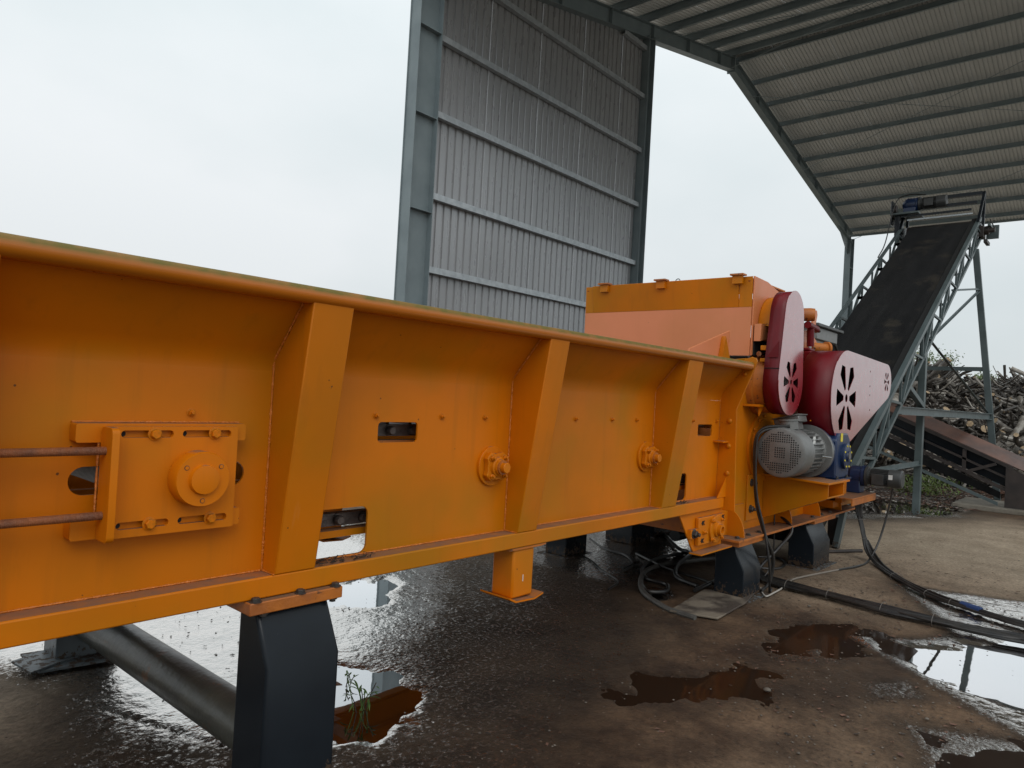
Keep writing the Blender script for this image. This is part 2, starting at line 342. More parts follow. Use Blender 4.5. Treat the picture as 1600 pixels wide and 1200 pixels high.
POOLS = {   # standing water
 'right':  [(5.70,1.36),(5.62,1.10),(5.76,.86),(5.98,.80),(6.3,.62),(6.6,.30),(6.2,-.6),(5.0,-.5),(4.9,.38),(5.02,.80),(5.22,1.10),(5.40,1.30)],
 'near':   [(3.98,.66),(4.36,.36),(4.5,0),(3.9,-.3),(3.5,.1),(3.7,.55)],
 'centre': [(5.42,1.86),(5.60,1.70),(5.58,1.46),(5.36,1.34),(5.10,1.36),(4.86,1.54),(4.74,1.74),(5.0,1.84)],
 'brown':  [(3.62,2.08),(4.00,1.86),(4.30,1.60),(4.12,1.50),(3.84,1.48),(3.50,1.70),(3.25,1.95)],
 'left':   [(2.42,3.30),(2.60,3.02),(2.50,2.72),(2.30,2.52),(2.02,2.50),(1.86,2.66),(1.90,3.0)],
 'under':  [(3.45,4.75),(3.80,4.62),(3.74,4.40),(3.40,4.10),(3.20,4.10),(2.6,4.6),(2.5,5.6),(3.3,5.4)],
 'coil':   [(5.35,3.06),(5.50,2.96),(5.30,2.78),(5.12,2.84)],
 'far':    [(14.9,4.3),(15.4,2.6),(14.4,2.15),(13.4,2.30),(12.0,3.3),(12.4,5.5),(13.6,5.6)],
}
MURKY = ('centre', 'brown', 'near')
WETS = [   # wet film: polygon, strength, softness
 ([(5.62,1.60),(5.68,1.36),(5.76,1.14),(5.97,1.02),(6.25,.98),(6.55,1.12),(7.45,1.62),(7.8,.6),(7.4,-1.2),(4.6,-1.2),(4.45,.36),(4.80,.74),(5.05,1.08)], 1., .10),
 ([(4.55,1.24),(4.95,.96),(4.62,.74),(4.30,1.02)], .62, .10),
 ([(4.2,.9),(4.5,.3),(4.3,-.6),(3.2,-.4),(3.6,.66)], .75, .12),
 ([(-3,7),(5.0,7),(4.9,4.6),(4.2,3.9),(3.3,3.1),(2.75,2.75),(2.3,2.35),(1.7,2.5),(.9,2.9),(-3,3.4)], .88, .7),
 ([(-3,7),(5.3,7),(5.4,3.4),(4.9,2.6),(4.3,2.2),(3.5,1.95),(2.6,1.55),(1.5,1.6),(-3,2.6)], .56, .35),
 ([(5.3,6.0),(8.2,5.8),(8.6,4.0),(7.4,3.3),(6.2,3.1),(5.2,3.0),(4.9,3.6)], .74, .4),
 ([(4.2,1.75),(5.0,1.96),(5.7,1.78),(5.75,1.3),(4.9,1.15),(4.6,1.3)], .58, .2),
 ([(3.2,2.1),(4.0,2.0),(4.6,1.6),(5.0,1.1),(4.6,.9),(3.9,1.3),(3.2,1.7)], .50, .2),
 ([(11.2,3.0),(13.2,1.95),(16.5,2.0),(17,6),(12,6.5),(10.8,4.6)], .95, .4),
 ([(12,6),(20,1.2),(22,8),(14,10)], .6, .8),
]
DRYS = [([(-.5,5.2),(.95,4.6),(1.24,3.9),(1.1,3.4),(.3,3.0),(-1,3.5)], .75, .3),
        ([(7.9,3.4),(9,3.6),(11.5,2.8),(13.3,1.9),(14,-2),(9,-3),(7.9,.9),(8.4,1.9),(7.7,2.2)], .85, .9),
        ([(5.9,2.2),(6.1,1.2),(6.6,1.3),(7.6,1.9),(7.9,2.3),(6.6,2.6)], .35, .3),
        ([(3.7,1.3),(4.3,1.0),(3.6,.6),(2.6,.8),(2.9,1.4)], .12, .4)]
def axis_grid(segs):
    o = []
    for a0, a1, st in segs: o.append(np.arange(a0, a1, st))
    return np.concatenate(o)
gx = axis_grid([(-3,.6,.08),(.6,7.6,.022),(7.6,11,.035),(11,18,.06),(18,30.01,.2)])
gy = axis_grid([(-4,-.6,.1),(-.6,4.8,.022),(4.8,7,.045),(7,14.01,.12)])
X, Y = np.meshgrid(gx, gy, indexing='ij')
dist = np.hypot(X, Y)
wet = np.zeros(X.shape); dry = np.zeros(X.shape); pool = np.full(X.shape, -9.)
jit = fbm(X, Y, 2.2, 11)*.28 + fbm(X, Y, 9, 21)*.08
for P, st, so_ in WETS:
    wet = np.maximum(wet, st*np.clip(.5+(sdist(X, Y, P)+jit*so_*1.5)/so_*.5, 0, 1))
for P, st, so_ in DRYS:
    dry = np.maximum(dry, st*np.clip(.5+(sdist(X, Y, P)+jit*so_)/so_*.5, 0, 1))
jit2 = fbm(X, Y, 6, 81, 4)
murk = np.full(X.shape, -9.)
for k, P in POOLS.items():
    sd_ = (sdist(X, Y, P)+jit*.16+jit2*(.26 if k in MURKY else .12))
    if k in MURKY: murk = np.maximum(murk, sd_)
    else: pool = np.maximum(pool, sd_)
wet = np.maximum(wet, np.clip(1+pool/.06, 0, 1)*.9)
wet = np.maximum(wet, np.clip(1+murk/.25, 0, 1)*.50)
pool = np.maximum(pool, murk)
wet *= 1-.85*np.where(X < 2, np.clip(dry*1.3, 0, 1), 0)
rough = .0050*fbm(X, Y, 5, 31, 4)+.0030*fbm(X, Y, 22, 41, 2)
lumps = .0085*np.clip(fbm(X, Y, 30, 61, 2)-.02, 0, 1)*np.clip(fbm(X, Y, 3, 71, 2)+.55, 0, 1)*np.clip(wet*1.3, .15, 1)
broad = .011*fbm(X, Y, .9, 51, 3)
calm = 1-.9*np.clip(pool/.09, 0, 1); rough *= calm; lumps *= calm; broad *= calm
Z = .006 + np.clip(broad, -.004, .012)*np.where(X > 11, .3, 1) + rough*(.35+.65*np.clip(1-dry*.8, 0, 1)) + lumps - np.clip(pool/.22+.32, 0, 1)*np.where(X > 11, .07, .034)
cl = np.abs((Y-4.75)+ (X-.9)*2.9 + .05*fbm(X, Y, 4, 91, 3))/3.07; Z -= np.where((X < 1.6) & (Y < 5), .012*np.clip(1-cl/.022, 0, 1), 0)
edge = np.minimum.reduce([X-gx[0], gx[-1]-X, Y-gy[0], gy[-1]-Y]); Z = np.where(edge < .3, -.05+edge/.3*(Z+.05), Z)
nx_, ny_ = X.shape
vs = np.stack([X, Y, Z], -1).reshape(-1, 3)
idx = np.arange(nx_*ny_).reshape(nx_, ny_)
q = np.stack([idx[:-1,:-1], idx[1:,:-1], idx[1:,1:], idx[:-1,1:]], -1).reshape(-1, 4)
gm = bpy.data.meshes.new('ground'); gm.vertices.add(len(vs)); gm.vertices.foreach_set('co', vs.ravel())
gm.loops.add(q.size); gm.loops.foreach_set('vertex_index', q.ravel()); gm.polygons.add(len(q))
gm.polygons.foreach_set('loop_start', np.arange(0, q.size, 4)); gm.polygons.foreach_set('loop_total', np.full(len(q), 4))
gm.update(calc_edges=True); gm.polygons.foreach_set('use_smooth', np.ones(len(q), bool))
pale = np.clip(.5+(sdist(X, Y, [(11.6,3.2),(12.6,2.45),(14.6,2.25),(15.6,2.4),(16.2,3.0),(15.2,4.6),(13.2,5.2),(11.9,4.6)])+jit*.5)/.25, 0, 1)  # patch painted pale for the sky glare on the wet strip
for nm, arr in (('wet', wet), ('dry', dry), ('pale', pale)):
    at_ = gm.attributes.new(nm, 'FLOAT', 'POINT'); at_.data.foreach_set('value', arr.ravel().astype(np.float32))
def soil_mat(name):
    m = bpy.data.materials.new(name); m.use_nodes = True; nt = m.node_tree; L = nt.links.new
    p = nt.nodes['Principled BSDF']; outn = nt.nodes['Material Output']
    tc = N(nt, 'ShaderNodeTexCoord')
    aw = N(nt, 'ShaderNodeAttribute', attribute_name='wet'); ad = N(nt, 'ShaderNodeAttribute', attribute_name='dry')
    n1 = N(nt, 'ShaderNodeTexNoise', Scale=2.3, Detail=10.); n1.inputs['Roughness'].default_value = .65; L(tc.outputs['Object'], n1.inputs['Vector'])
    n2 = N(nt, 'ShaderNodeTexNoise', Scale=38., Detail=6.); n2.inputs['Roughness'].default_value = .7; L(tc.outputs['Object'], n2.inputs['Vector'])
    cr = N(nt, 'ShaderNodeValToRGB'); e = cr.color_ramp.elements
    e[0].position = .38; e[0].color = (.027, .0125, .0055, 1); e[1].position = .66; e[1].color = (.125, .075, .042, 1)
    L(n1.outputs['Fac'], cr.inputs[0])
    cd_ = N(nt, 'ShaderNodeValToRGB'); e = cd_.color_ramp.elements
    e[0].position = .3; e[0].color = (.27, .205, .14, 1); e[1].position = .7; e[1].color = (.46, .37, .27, 1)
    L(n1.outputs['Fac'], cd_.inputs[0])
    m1 = N(nt, 'ShaderNodeMix', data_type='RGBA'); L(ad.outputs['Fac'], m1.inputs[0]); L(cr.outputs[0], m1.inputs[6]); L(cd_.outputs[0], m1.inputs[7])
    sp = N(nt, 'ShaderNodeMapRange'); sp.inputs[1].default_value = .35; sp.inputs[2].default_value = .7; sp.inputs[3].default_value = .55; sp.inputs[4].default_value = 1.25
    L(n2.outputs['Fac'], sp.inputs[0])
    dk = N(nt, 'ShaderNodeMapRange'); dk.inputs[1].default_value = .08; dk.inputs[2].default_value = .55; dk.inputs[3].default_value = 1.15; dk.inputs[4].default_value = .34; L(aw.outputs['Fac'], dk.inputs[0])
    dm = N(nt, 'ShaderNodeMath', operation='MULTIPLY'); L(dk.outputs[0], dm.inputs[0]); L(sp.outputs[0], dm.inputs[1])
    m2 = N(nt, 'ShaderNodeVectorMath', operation='SCALE'); L(m1.outputs[2], m2.inputs[0]); L(dm.outputs[0], m2.inputs['Scale'])
    ap = N(nt, 'ShaderNodeAttribute', attribute_name='pale'); mq = N(nt, 'ShaderNodeMix', data_type='RGBA'); mq.inputs[7].default_value = (.74, .73, .70, 1)  # glare tone mixed into the soil colour
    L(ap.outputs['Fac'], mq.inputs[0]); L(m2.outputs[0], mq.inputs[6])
    # bits of grit, bark and leaf trodden into the mud
    vo = N(nt, 'ShaderNodeTexVoronoi', Scale=26.); vo.inputs['Randomness'].default_value = 1; L(tc.outputs['Object'], vo.inputs['Vector'])
    vr = N(nt, 'ShaderNodeMapRange'); vr.inputs[1].default_value = .10; vr.inputs[2].default_value = .16; vr.inputs[3].default_value = 1; vr.inputs[4].default_value = 0
    L(vo.outputs['Distance'], vr.inputs[0])
    vc = N(nt, 'ShaderNodeSeparateColor'); L(vo.outputs['Color'], vc.inputs[0])
    g1 = N(nt, 'ShaderNodeMath', operation='GREATER_THAN'); g1.inputs[1].default_value = .72; L(vc.outputs[0], g1.inputs[0])
    g2 = N(nt, 'ShaderNodeMath', operation='MULTIPLY'); L(g1.outputs[0], g2.inputs[0]); L(vr.outputs[0], g2.inputs[1])
    gc = N(nt, 'ShaderNodeMix', data_type='RGBA'); gc.inputs[6].default_value = (.012, .009, .007, 1); gc.inputs[7].default_value = (.16, .12, .09, 1)
    g3 = N(nt, 'ShaderNodeMath', operation='GREATER_THAN'); g3.inputs[1].default_value = .75; L(vc.outputs[1], g3.inputs[0]); L(g3.outputs[0], gc.inputs[0])
    m3 = N(nt, 'ShaderNodeMix', data_type='RGBA'); L(g2.outputs[0], m3.inputs[0]); L(mq.outputs[2], m3.inputs[6]); L(gc.outputs[2], m3.inputs[7])
    L(m3.outputs[2], p.inputs['Base Color']); p.inputs['Roughness'].default_value = .85; p.inputs['Specular IOR Level'].default_value = .25
    # bumps
    b1 = N(nt, 'ShaderNodeBump'); b1.inputs['Strength'].default_value = .55; b1.inputs['Distance'].default_value = .012; L(n2.outputs['Fac'], b1.inputs['Height'])
    L(b1.outputs[0], p.inputs['Normal'])
    n4 = N(nt, 'ShaderNodeTexNoise', Scale=34., Detail=4.); L(tc.outputs['Object'], n4.inputs['Vector'])
    b2 = N(nt, 'ShaderNodeBump'); b2.inputs['Strength'].default_value = 1; b2.inputs['Distance'].default_value = .012; L(n4.outputs['Fac'], b2.inputs['Height'])
    bs_ = N(nt, 'ShaderNodeMapRange'); bs_.inputs[1].default_value = .6; bs_.inputs[2].default_value = 1; bs_.inputs[3].default_value = 1; bs_.inputs[4].default_value = .22; L(aw.outputs['Fac'], bs_.inputs[0]); L(bs_.outputs[0], b2.inputs['Strength'])
    gl = N(nt, 'ShaderNodeBsdfGlossy'); gl.inputs['Color'].default_value = (.98, .95, .92, 1); gl.inputs['Roughness'].default_value = .07; L(b2.outputs[0], gl.inputs['Normal'])
    lw = N(nt, 'ShaderNodeLayerWeight', Blend=.5); L(b2.outputs[0], lw.inputs['Normal'])
    lr = N(nt, 'ShaderNodeMapRange'); lr.inputs[1].default_value = .25; lr.inputs[2].default_value = .85; lr.inputs[3].default_value = .15; lr.inputs[4].default_value = .97; L(lw.outputs['Facing'], lr.inputs[0])
    n5 = N(nt, 'ShaderNodeTexNoise', Scale=42., Detail=4.); n5.inputs['Roughness'].default_value = .7; L(tc.outputs['Object'], n5.inputs['Vector'])
    wr = N(nt, 'ShaderNodeMath', operation='ADD'); L(aw.outputs['Fac'], wr.inputs[0]); L(n5.outputs['Fac'], wr.inputs[1])
    w2 = N(nt, 'ShaderNodeMapRange'); w2.inputs[1].default_value = 1.06; w2.inputs[2].default_value = 1.26; L(wr.outputs[0], w2.inputs[0])
    w3 = N(nt, 'ShaderNodeMath', operation='MULTIPLY'); L(w2.outputs[0], w3.inputs[0]); L(lr.outputs[0], w3.inputs[1])
    ms = N(nt, 'ShaderNodeMixShader'); L(w3.outputs[0], ms.inputs[0]); L(gl.outputs[0], ms.inputs[2])
    # damp-dry crust still shines a little at a low angle
    g0 = N(nt, 'ShaderNodeBsdfGlossy'); g0.inputs['Color'].default_value = (.9, .86, .8, 1); g0.inputs['Roughness'].default_value = .5; L(b1.outputs[0], g0.inputs['Normal'])
    l0 = N(nt, 'ShaderNodeLayerWeight', Blend=.5); L(b1.outputs[0], l0.inputs['Normal'])
    r0 = N(nt, 'ShaderNodeMapRange'); r0.inputs[1].default_value = .5; r0.inputs[2].default_value = .95; r0.inputs[3].default_value = .0; r0.inputs[4].default_value = .16; L(l0.outputs['Facing'], r0.inputs[0])
    g0.inputs['Color'].default_value = (.85, .68, .52, 1)
    m0 = N(nt, 'ShaderNodeMixShader'); L(r0.outputs[0], m0.inputs[0]); L(p.outputs[0], m0.inputs[1]); L(g0.outputs[0], m0.inputs[2]); L(m0.outputs[0], ms.inputs[1])
    L(ms.outputs[0], outn.inputs[0]); return m
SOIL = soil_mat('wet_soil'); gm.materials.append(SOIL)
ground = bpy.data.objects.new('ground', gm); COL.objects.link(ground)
tag(ground, 'wet brown muddy yard ground with bumps, dry patches and hollows', None, kind='structure')
E = 900
fo = MB(); fo.add([(-E,-E,-.045),(E,-E,-.045),(E,E,-.045),(-E,E,-.045)], [(0,1,2,3)])
fg = fo.build('far_ground', mat('far_ground_bounce', (.30,.26,.21), .6, col2=(.20,.17,.13), vs=.4, bump=.4, bs=8), smooth=0)  # colour made pale to bounce light up onto the roof's underside
tag(fg, 'ground beyond the yard, made pale to bounce light under the roof', None, kind='structure')
def water_mat(name='puddle_water', lo=.10, hi=.96, a0=.38, a1=.78, rough=.01, br=.05, sp=.5):
    m = bpy.data.materials.new(name); m.use_nodes = True; nt = m.node_tree; L = nt.links.new
    p = nt.nodes['Principled BSDF']; p.inputs['Base Color'].default_value = (.026, .011, .005, 1); p.inputs['Roughness'].default_value = br; p.inputs['Specular IOR Level'].default_value = sp
    gl = N(nt, 'ShaderNodeBsdfGlossy'); gl.inputs['Color'].default_value = (.97, .98, 1, 1); gl.inputs['Roughness'].default_value = rough
    tc = N(nt, 'ShaderNodeTexCoord'); nz = N(nt, 'ShaderNodeTexNoise', Scale=5., Detail=2.); L(tc.outputs['Object'], nz.inputs['Vector'])
    b = N(nt, 'ShaderNodeBump'); b.inputs['Strength'].default_value = .03; b.inputs['Distance'].default_value = .01; L(nz.outputs['Fac'], b.inputs['Height']); L(b.outputs[0], gl.inputs['Normal'])
    lw = N(nt, 'ShaderNodeLayerWeight', Blend=.5)
    lr = N(nt, 'ShaderNodeMapRange'); lr.inputs[1].default_value = a0; lr.inputs[2].default_value = a1; lr.inputs[3].default_value = lo; lr.inputs[4].default_value = hi; L(lw.outputs['Facing'], lr.inputs[0])
    ms = N(nt, 'ShaderNodeMixShader'); L(lr.outputs[0], ms.inputs[0]); L(p.outputs[0], ms.inputs[1]); L(gl.outputs[0], ms.inputs[2])
    L(ms.outputs[0], nt.nodes['Material Output'].inputs[0]); return m
WATER = water_mat(); MUDW = water_mat('muddy_water', .015, .075, .4, .8, .05, .6, .05); MUDW.node_tree.nodes['Principled BSDF'].inputs['Base Color'].default_value = (.017, .009, .005, 1)
PL = {'right':'bright sky reflecting puddle beside the black cable bundles','near':'puddle at the very near right corner of the yard',
 'centre':'brown puddle in front of the board under the dark support leg','brown':'shallow brown puddle in the middle of the muddy floor',
 'left':'still puddle with a weed standing in it beside the nearest dark leg','under':'puddle on the far side beneath the orange trough',
 'coil':'small bright puddle by the coiled black cables','far':'pale wide puddle at the foot of the grey conveyor post'}
for k, P in POOLS.items():
    c = np.mean(P, 0); pp = [tuple(c+(np.array(p_)-c)*(1+.35/max(.2, np.hypot(*(np.array(p_)-c))))) for p_ in P]
    hull = [(x, y) for x, y in pp]
    b = MB(); b.add([(x, y, (-.0020 if k in MURKY else -.0050)-.0004*list(POOLS).index(k)) for x, y in hull], [tuple(range(len(hull)))])
    o = b.build('puddle', MUDW if k in MURKY else WATER, smooth=0)
    for pl in o.data.polygons:
        if pl.normal.z < 0: o.data.flip_normals(); break
    tag(o, PL[k], None, kind='structure')

# ------------------------------------------------------------ shed
shed = thing('steel_shed', 'open sided steel shed with corrugated gable wall and grey sheet roof', 'shed', (21.2, 0, 0))
XL, XR, XC, SL = 8.2, 34.7, 21.2, .2188
RB = 12.30      # rafter underside at ridge
def zb(x): return RB - abs(x-XC)*SL
for fy in (10., -.4):
    b = MB()
    for x0, x1, dep in ((XL, XL+.55, 1), (XR-.55, XR, 1)):
        xc = (x0+x1)/2; top = zb(xc)+.2
        f = MB(); f.box(x0, x0+.014, fy-.13, fy+.13, 0, top); f.box(x1-.014, x1, fy-.13, fy+.13, 0, top); f.box(x0+.014, x1-.014, fy-.005, fy+.005, 0, top)
        for z in (1.6, 3.1, 4.85, 6.6, 8.2): f.box(x0+.014, x1-.014, fy-.12, fy+.12, z, z+.012)
        f.box(x0-.06, x1+.06, fy-.2, fy+.2, 0.012, .03)
        f.build('column', STEEL, shed, smooth=0)
    for x0, x1 in ((XL+.1, XC), (XC, XR-.1)):
        f = MB(); h = .42
        z0, z1 = zb(x0), zb(x1)
        f.prism([(x0,z0),(x1,z1),(x1,z1+.014),(x0,z0+.014)], 'XZ', fy-.11, fy+.11)
        f.prism([(x0,z0+h-.014),(x1,z1+h-.014),(x1,z1+h),(x0,z0+h)], 'XZ', fy-.11, fy+.11)
        f.prism([(x0,z0+.014),(x1,z1+.014),(x1,z1+h-.014),(x0,z0+h-.014)], 'XZ', fy-.005, fy+.005)
        n = 6
        for i in range(1, n+1):
            x = x0+(x1-x0)*i/(n+.5); f.prism([(x,zb(x)+.014),(x+.012,zb(x)+.014),(x+.012,zb(x)+h-.014),(x,zb(x)+h-.014)], 'XZ', fy-.105, fy+.105)
        # haunch at the eave
        xe = x0 if x0 < XC-5 else x1; sgn = 1 if xe < XC else -1
        f.prism([(xe+sgn*.45, zb(xe)-.55),(xe+sgn*.47,zb(xe)-.55),(xe+sgn*2.0, zb(xe+sgn*2.0)),(xe+sgn*.45, zb(xe+sgn*.45))], 'XZ', fy-.006, fy+.006)
        f.build('rafter', STEEL, shed, smooth=0)
    f = MB(); f.hbeam((XC, fy-.0, RB+.0), (XC, fy, RB+.43), .24, .05); f.box(XC-.03, XC+.03, fy-.13, fy+.13, RB-.06, RB+.5)
    f.build('ridge_splice', STEEL, shed, smooth=0)
# intermediate gable column
f = MB(); f.box(16.0,16.014,9.87,10.13,0,11.25); f.box(16.28,16.294,9.87,10.13,0,11.31); f.box(16.014,16.28,9.995,10.005,0,11.28)
f.build('column', STEEL, shed, smooth=0)
# girts and wall sheets
def zed(b, p, q, h=.13, w=.06, t=.006, up=(0,0,1), side=-1):
    p, q = Vector(p), Vector(q); d = (q-p).normalized(); upv = Vector(up); sd = d.cross(upv).normalized()*side; uu = upv - d*upv.dot(d); uu.normalize()
    b.beam(p, q, t, h, uu); b.beam(p+sd*w/2+uu*(h/2), q+sd*w/2+uu*(h/2), w, t, uu); b.beam(p+sd*w/2-uu*(h/2), q+sd*w/2-uu*(h/2), w, t, uu)
for i, z in enumerate((.95, 2.4, 3.82, 5.20, 6.74, 8.18, 9.62, 10.9)):
    x0 = XL+.56 if z < 9.4 else XC-(RB-z)/SL+.1
    b = MB()
    # channel lying flat: broad inner face to the yard
    b.box(x0, 15.99, 9.93, 9.936, z-.058, z+.058); b.box(x0, 15.99, 9.936, 10.04, z+.052, z+.058); b.box(x0, 15.99, 9.936, 10.04, z-.058, z-.052)
    b.build('girt', GALV, shed, smooth=0)
def profile(n, pitch=.2, dep=.028):
    p = []
    for i in range(n):
        o = i*pitch; p += [(o, 0), (o+.66*pitch, 0), (o+.74*pitch, dep), (o+.93*pitch, dep)]
    p.append((n*pitch, 0)); return p
pf = profile(4)
def zwall(x): return zb(x)+.40
k = 0; x = XL+.42
while x < 16.2:
    b = MB(); vs_ = []; n = len(pf)
    for u, d in pf: vs_.append((x+u, 10.06+d, 0.05)); 
    for u, d in pf: vs_.append((x+u, 10.06+d, zwall(x+u)))
    b.add(vs_, [(i, i+1, i+1+n, i+n) for i in range(n-1)])
    o = b.build('wall_sheet', WALLS, shed, smooth=0); o.location.y += .0015*(k % 2); k += 1; x += .8
# corner trim and sheet edge
MB().box(XL-.02, XL+.40, 10.134, 10.15, 0, 9.6).build('corner_trim', STEEL, shed, smooth=0)
# purlins
def zp(x): return zb(x)+.42
pxs = [XC-.28-1.27*i for i in range(0, 10)] + [XC+.28+1.285*i for i in range(0, 11)]
for x in pxs:
    b = MB(); s = 1 if x > XC else -1; z = zp(x)
    b.box(x-.004, x+.004, -.75, 10.3, z+.002, z+.18)
    xa, xb = (x+.004, x+.07) if s > 0 else (x-.07, x-.004)
    b.box(xa, xb, -.75, 10.3, z+.172, z+.18); xa, xb = (x-.07, x-.004) if s > 0 else (x+.004, x+.07); b.box(xa, xb, -.75, 10.3, z+.002, z+.01)
    b.build('purlin', STEEL, shed, smooth=0)
# roof sheets
for s in (-1, 1):
    b = MB(); xe = XL-.35 if s < 0 else XR+.35; pf = [(u*.8/.8, d) for u, d in profile(7, .8/7, .030)]; n = len(pf)
    vs_ = [(xe, u, zp(xe)+.185+d+.003) for u, d in pf] + [(XC, u, zp(XC)+.185+d+.003) for u, d in pf]
    fs_ = [(i, i+1, i+1+n, i+n) for i in range(n-1)]
    if s > 0: fs_ = [tuple(reversed(f_)) for f_ in fs_]
    me = b.add(vs_, fs_).mesh('roof_sheet', ROOFS, 0)
    for k in range(14):
        o = link('roof_sheet', me, shed); o.location = (0, -.8+.8*k, .0015*(k % 2))
b = MB()
b.box(XC-.35, XC+.35, -.7, 10.4, zp(XC)+.225, zp(XC)+.235); b.build('ridge_cap', STEEL, shed, smooth=0)
for xe in (XL-.36, XR+.36):
    b = MB(); b.box(xe-.01, xe+.01, -.7, 10.4, zp(xe)+.10, zp(xe)+.24); b.build('eave_trim', STEEL, shed, smooth=0)
# thin sag rods and roof bracing
for (p_, q_) in (((22.5,9.8,11.9),(27.5,.2,10.8)),((27.5,9.8,10.8),(22.5,.2,11.9)),((28,9.8,10.75),(34,.2,9.4)),((34,9.8,9.4),(28,.2,10.75)),((16,9.8,11.1),(20.8,.2,12.2)),((20.8,9.8,12.2),(16,.2,11.1))):
    MB().tube([p_, q_], .009, 6).build('bracing_rod', STEEL, shed)

# ------------------------------------------------------------ feeder trough
tr = thing('feed_trough', 'long orange steel feeding trough with slanted ribs, standing on dark legs', 'feeder trough', (1.5, 3.36, 0))
X0, X1 = -3.2, 5.40; YP, YF = 2.49, 4.24
ribs = [(-2.55,-2.37),(-1.05,-.87),(.322,.497),(1.443,1.62),(2.843,3.004),(4.357,4.565)]
holes = [rr(.761,1.345,1.199,1.290,.045,7), rr(1.962,2.192,1.348,1.439,.018), rr(1.60,1.933,.872,1.073,.035), rr(5.028,5.27,1.348,1.439,.012), rr(4.56,4.884,.874,1.073,.035)]
MB().plate([(X0,.80),(X1,.80),(X1,1.630),(X0,1.630)], holes, 'XZ', YP, YP+.010).build('side_panel', O, tr, smooth=.3)
arc = []
for i in range(9):       # quadratic bend at the fold
    t = i/8; arc.append((2.49*(1-t)**2+2*2.49*t*(1-t)+2.452*t*t, 1.6305*(1-t)**2+2*1.676*t*(1-t)+1.722*t*t))
arc.append((2.30, 1.905))
MB().prism(arc+[(y+.009, z+.005) for y, z in reversed(arc)], 'YZ', X0, X1).build('flared_panel', O, tr, smooth=.5)
# far side
fpn = MB(); fpn.prism([(YF,.80),(YF+.01,.80),(YF+.01,1.675),(YF+.20,1.905),(YF+.19,1.912),(YF,1.676)], 'YZ', X0, X1)
fpn.build('far_side_panel', O, tr, smooth=0)
# flanges
MB().box(X0, 5.36, 2.40, 2.489, .785, .865).build('bottom_flange', O, tr, bevel=.006)
MB().box(X0, 5.36, YF+.011, YF+.10, .785, .865).build('bottom_flange', O, tr, bevel=.006)
# rails
def rail(y):
    prof = rr(y-.05, y+.05, 1.884, 1.948, .0315, 8)
    MB().prism(prof, 'YZ', X0, 5.40).build('top_rail', OR_, tr)
rail(2.275); rail(YF+.215)
for i, (a0, a1) in enumerate(ribs):
    MB().prism([(2.398,.8655),(2.489,.8655),(2.489,1.672),(2.300,1.900),(2.238,1.905)], 'YZ', a0, a1).build('rib', O, tr, bevel=.005)
    MB().prism([(YF+.102,.8655),(YF+.011,.8655),(YF+.011,1.672),(YF+.2,1.900),(YF+.25,1.905)], 'YZ', a0, a1).build('rib', O, tr, bevel=.005)
# weld beads along the rib and shelf seams
def bead(pts, r=.004, parent=tr):
    P = []; pts = [Vector(p) for p in pts]
    for i in range(len(pts)-1):
        n = max(2, int((pts[i+1]-pts[i]).length/.012)); P += [pts[i].lerp(pts[i+1], j/n) for j in range(n)]
    P.append(pts[-1]); MB().tube(P, [r*(.6+.7*random.random()) for _ in P], 6).build('weld_bead', WELD, parent)
for a0, a1 in ribs:
    bead([(a0-.003, 2.397, .868), (a0-.003, 2.487, .868), (a0-.003, 2.487, 1.672), (a0-.003, 2.302, 1.895)])
    bead([(a1+.003, 2.487, .868), (a1+.003, 2.487, 1.672)], .003)
xs = [X0] + [v for r_ in ribs for v in r_] + [5.3]
for i in range(0, len(xs), 2): bead([(xs[i]+.01, 2.4875, .8675), (xs[i+1]-.01, 2.4875, .8675)], .0035)
# end flange with the kink
for d, yb in ((-1, 2.489), (1, YF+.011)):
    m_ = lambda y: y if d < 0 else (YF+.01)+(2.49-y)
    P = [(m_(2.489),.76),(m_(2.33),.76),(m_(2.355),1.567),(m_(2.205),1.95),(m_(2.215),1.978),(m_(2.25),1.988),(m_(2.31),1.965),(m_(2.489),1.68)]
    MB().prism(P, 'YZ', 5.402, 5.418).build('end_flange', O, tr, bevel=.003)
for z in (1.473, 1.273, 1.055): bolt(tr, (5.402, 2.405, z), NX, .021, BM_R)
bolt(tr, (5.402, 2.30, 1.85), NX, .016, BM_R)
MB().box(5.30, 5.402, 2.405, 2.489, 1.30, 1.312).build('stiffener', O, tr)
MB().prism([(5.40,.868),(5.40,1.02),(5.25,.868)], 'XZ', 2.405, 2.413).build('gusset', O, tr)
for x in (1.133,1.946,2.341,2.641,3.43,3.825,4.121,4.93,5.336,-.3,-.9,-1.6): bolt(tr, (x, 2.49, 1.467), NY, .0115)
# inner guides, cross ties and the wing plate at the end
MB().box(X0, 5.3, 2.56, 2.62, .935, .965).build('chain_guide', O, tr); MB().box(X0, 5.3, 2.56, 2.62, 1.335, 1.350).build('chain_guide', OD, tr)
MB().box(X0, 5.3, 4.12, 4.18, .935, .965).build('chain_guide', O, tr)
MB().box(X0, 5.3, 2.52, 2.66, 1.445, 1.452).build('wear_strip', SPRK, tr)
for x in (-2.4, -.6, .6, 2.95, 4.5): MB().box(x, x+.1, 2.502, 4.238, .785, .86).build('cross_member', OD, tr)
MB().prism([(5.00,1.95),(5.015,2.02),(5.72,2.232),(5.71,1.95)], 'XZ', 2.585, 2.60).build('wing_plate', HOODM, tr)
MB().prism([(5.50,1.95),(5.56,2.17),(5.68,1.95)], 'XZ', 2.545, 2.584).build('gusset', O, tr)
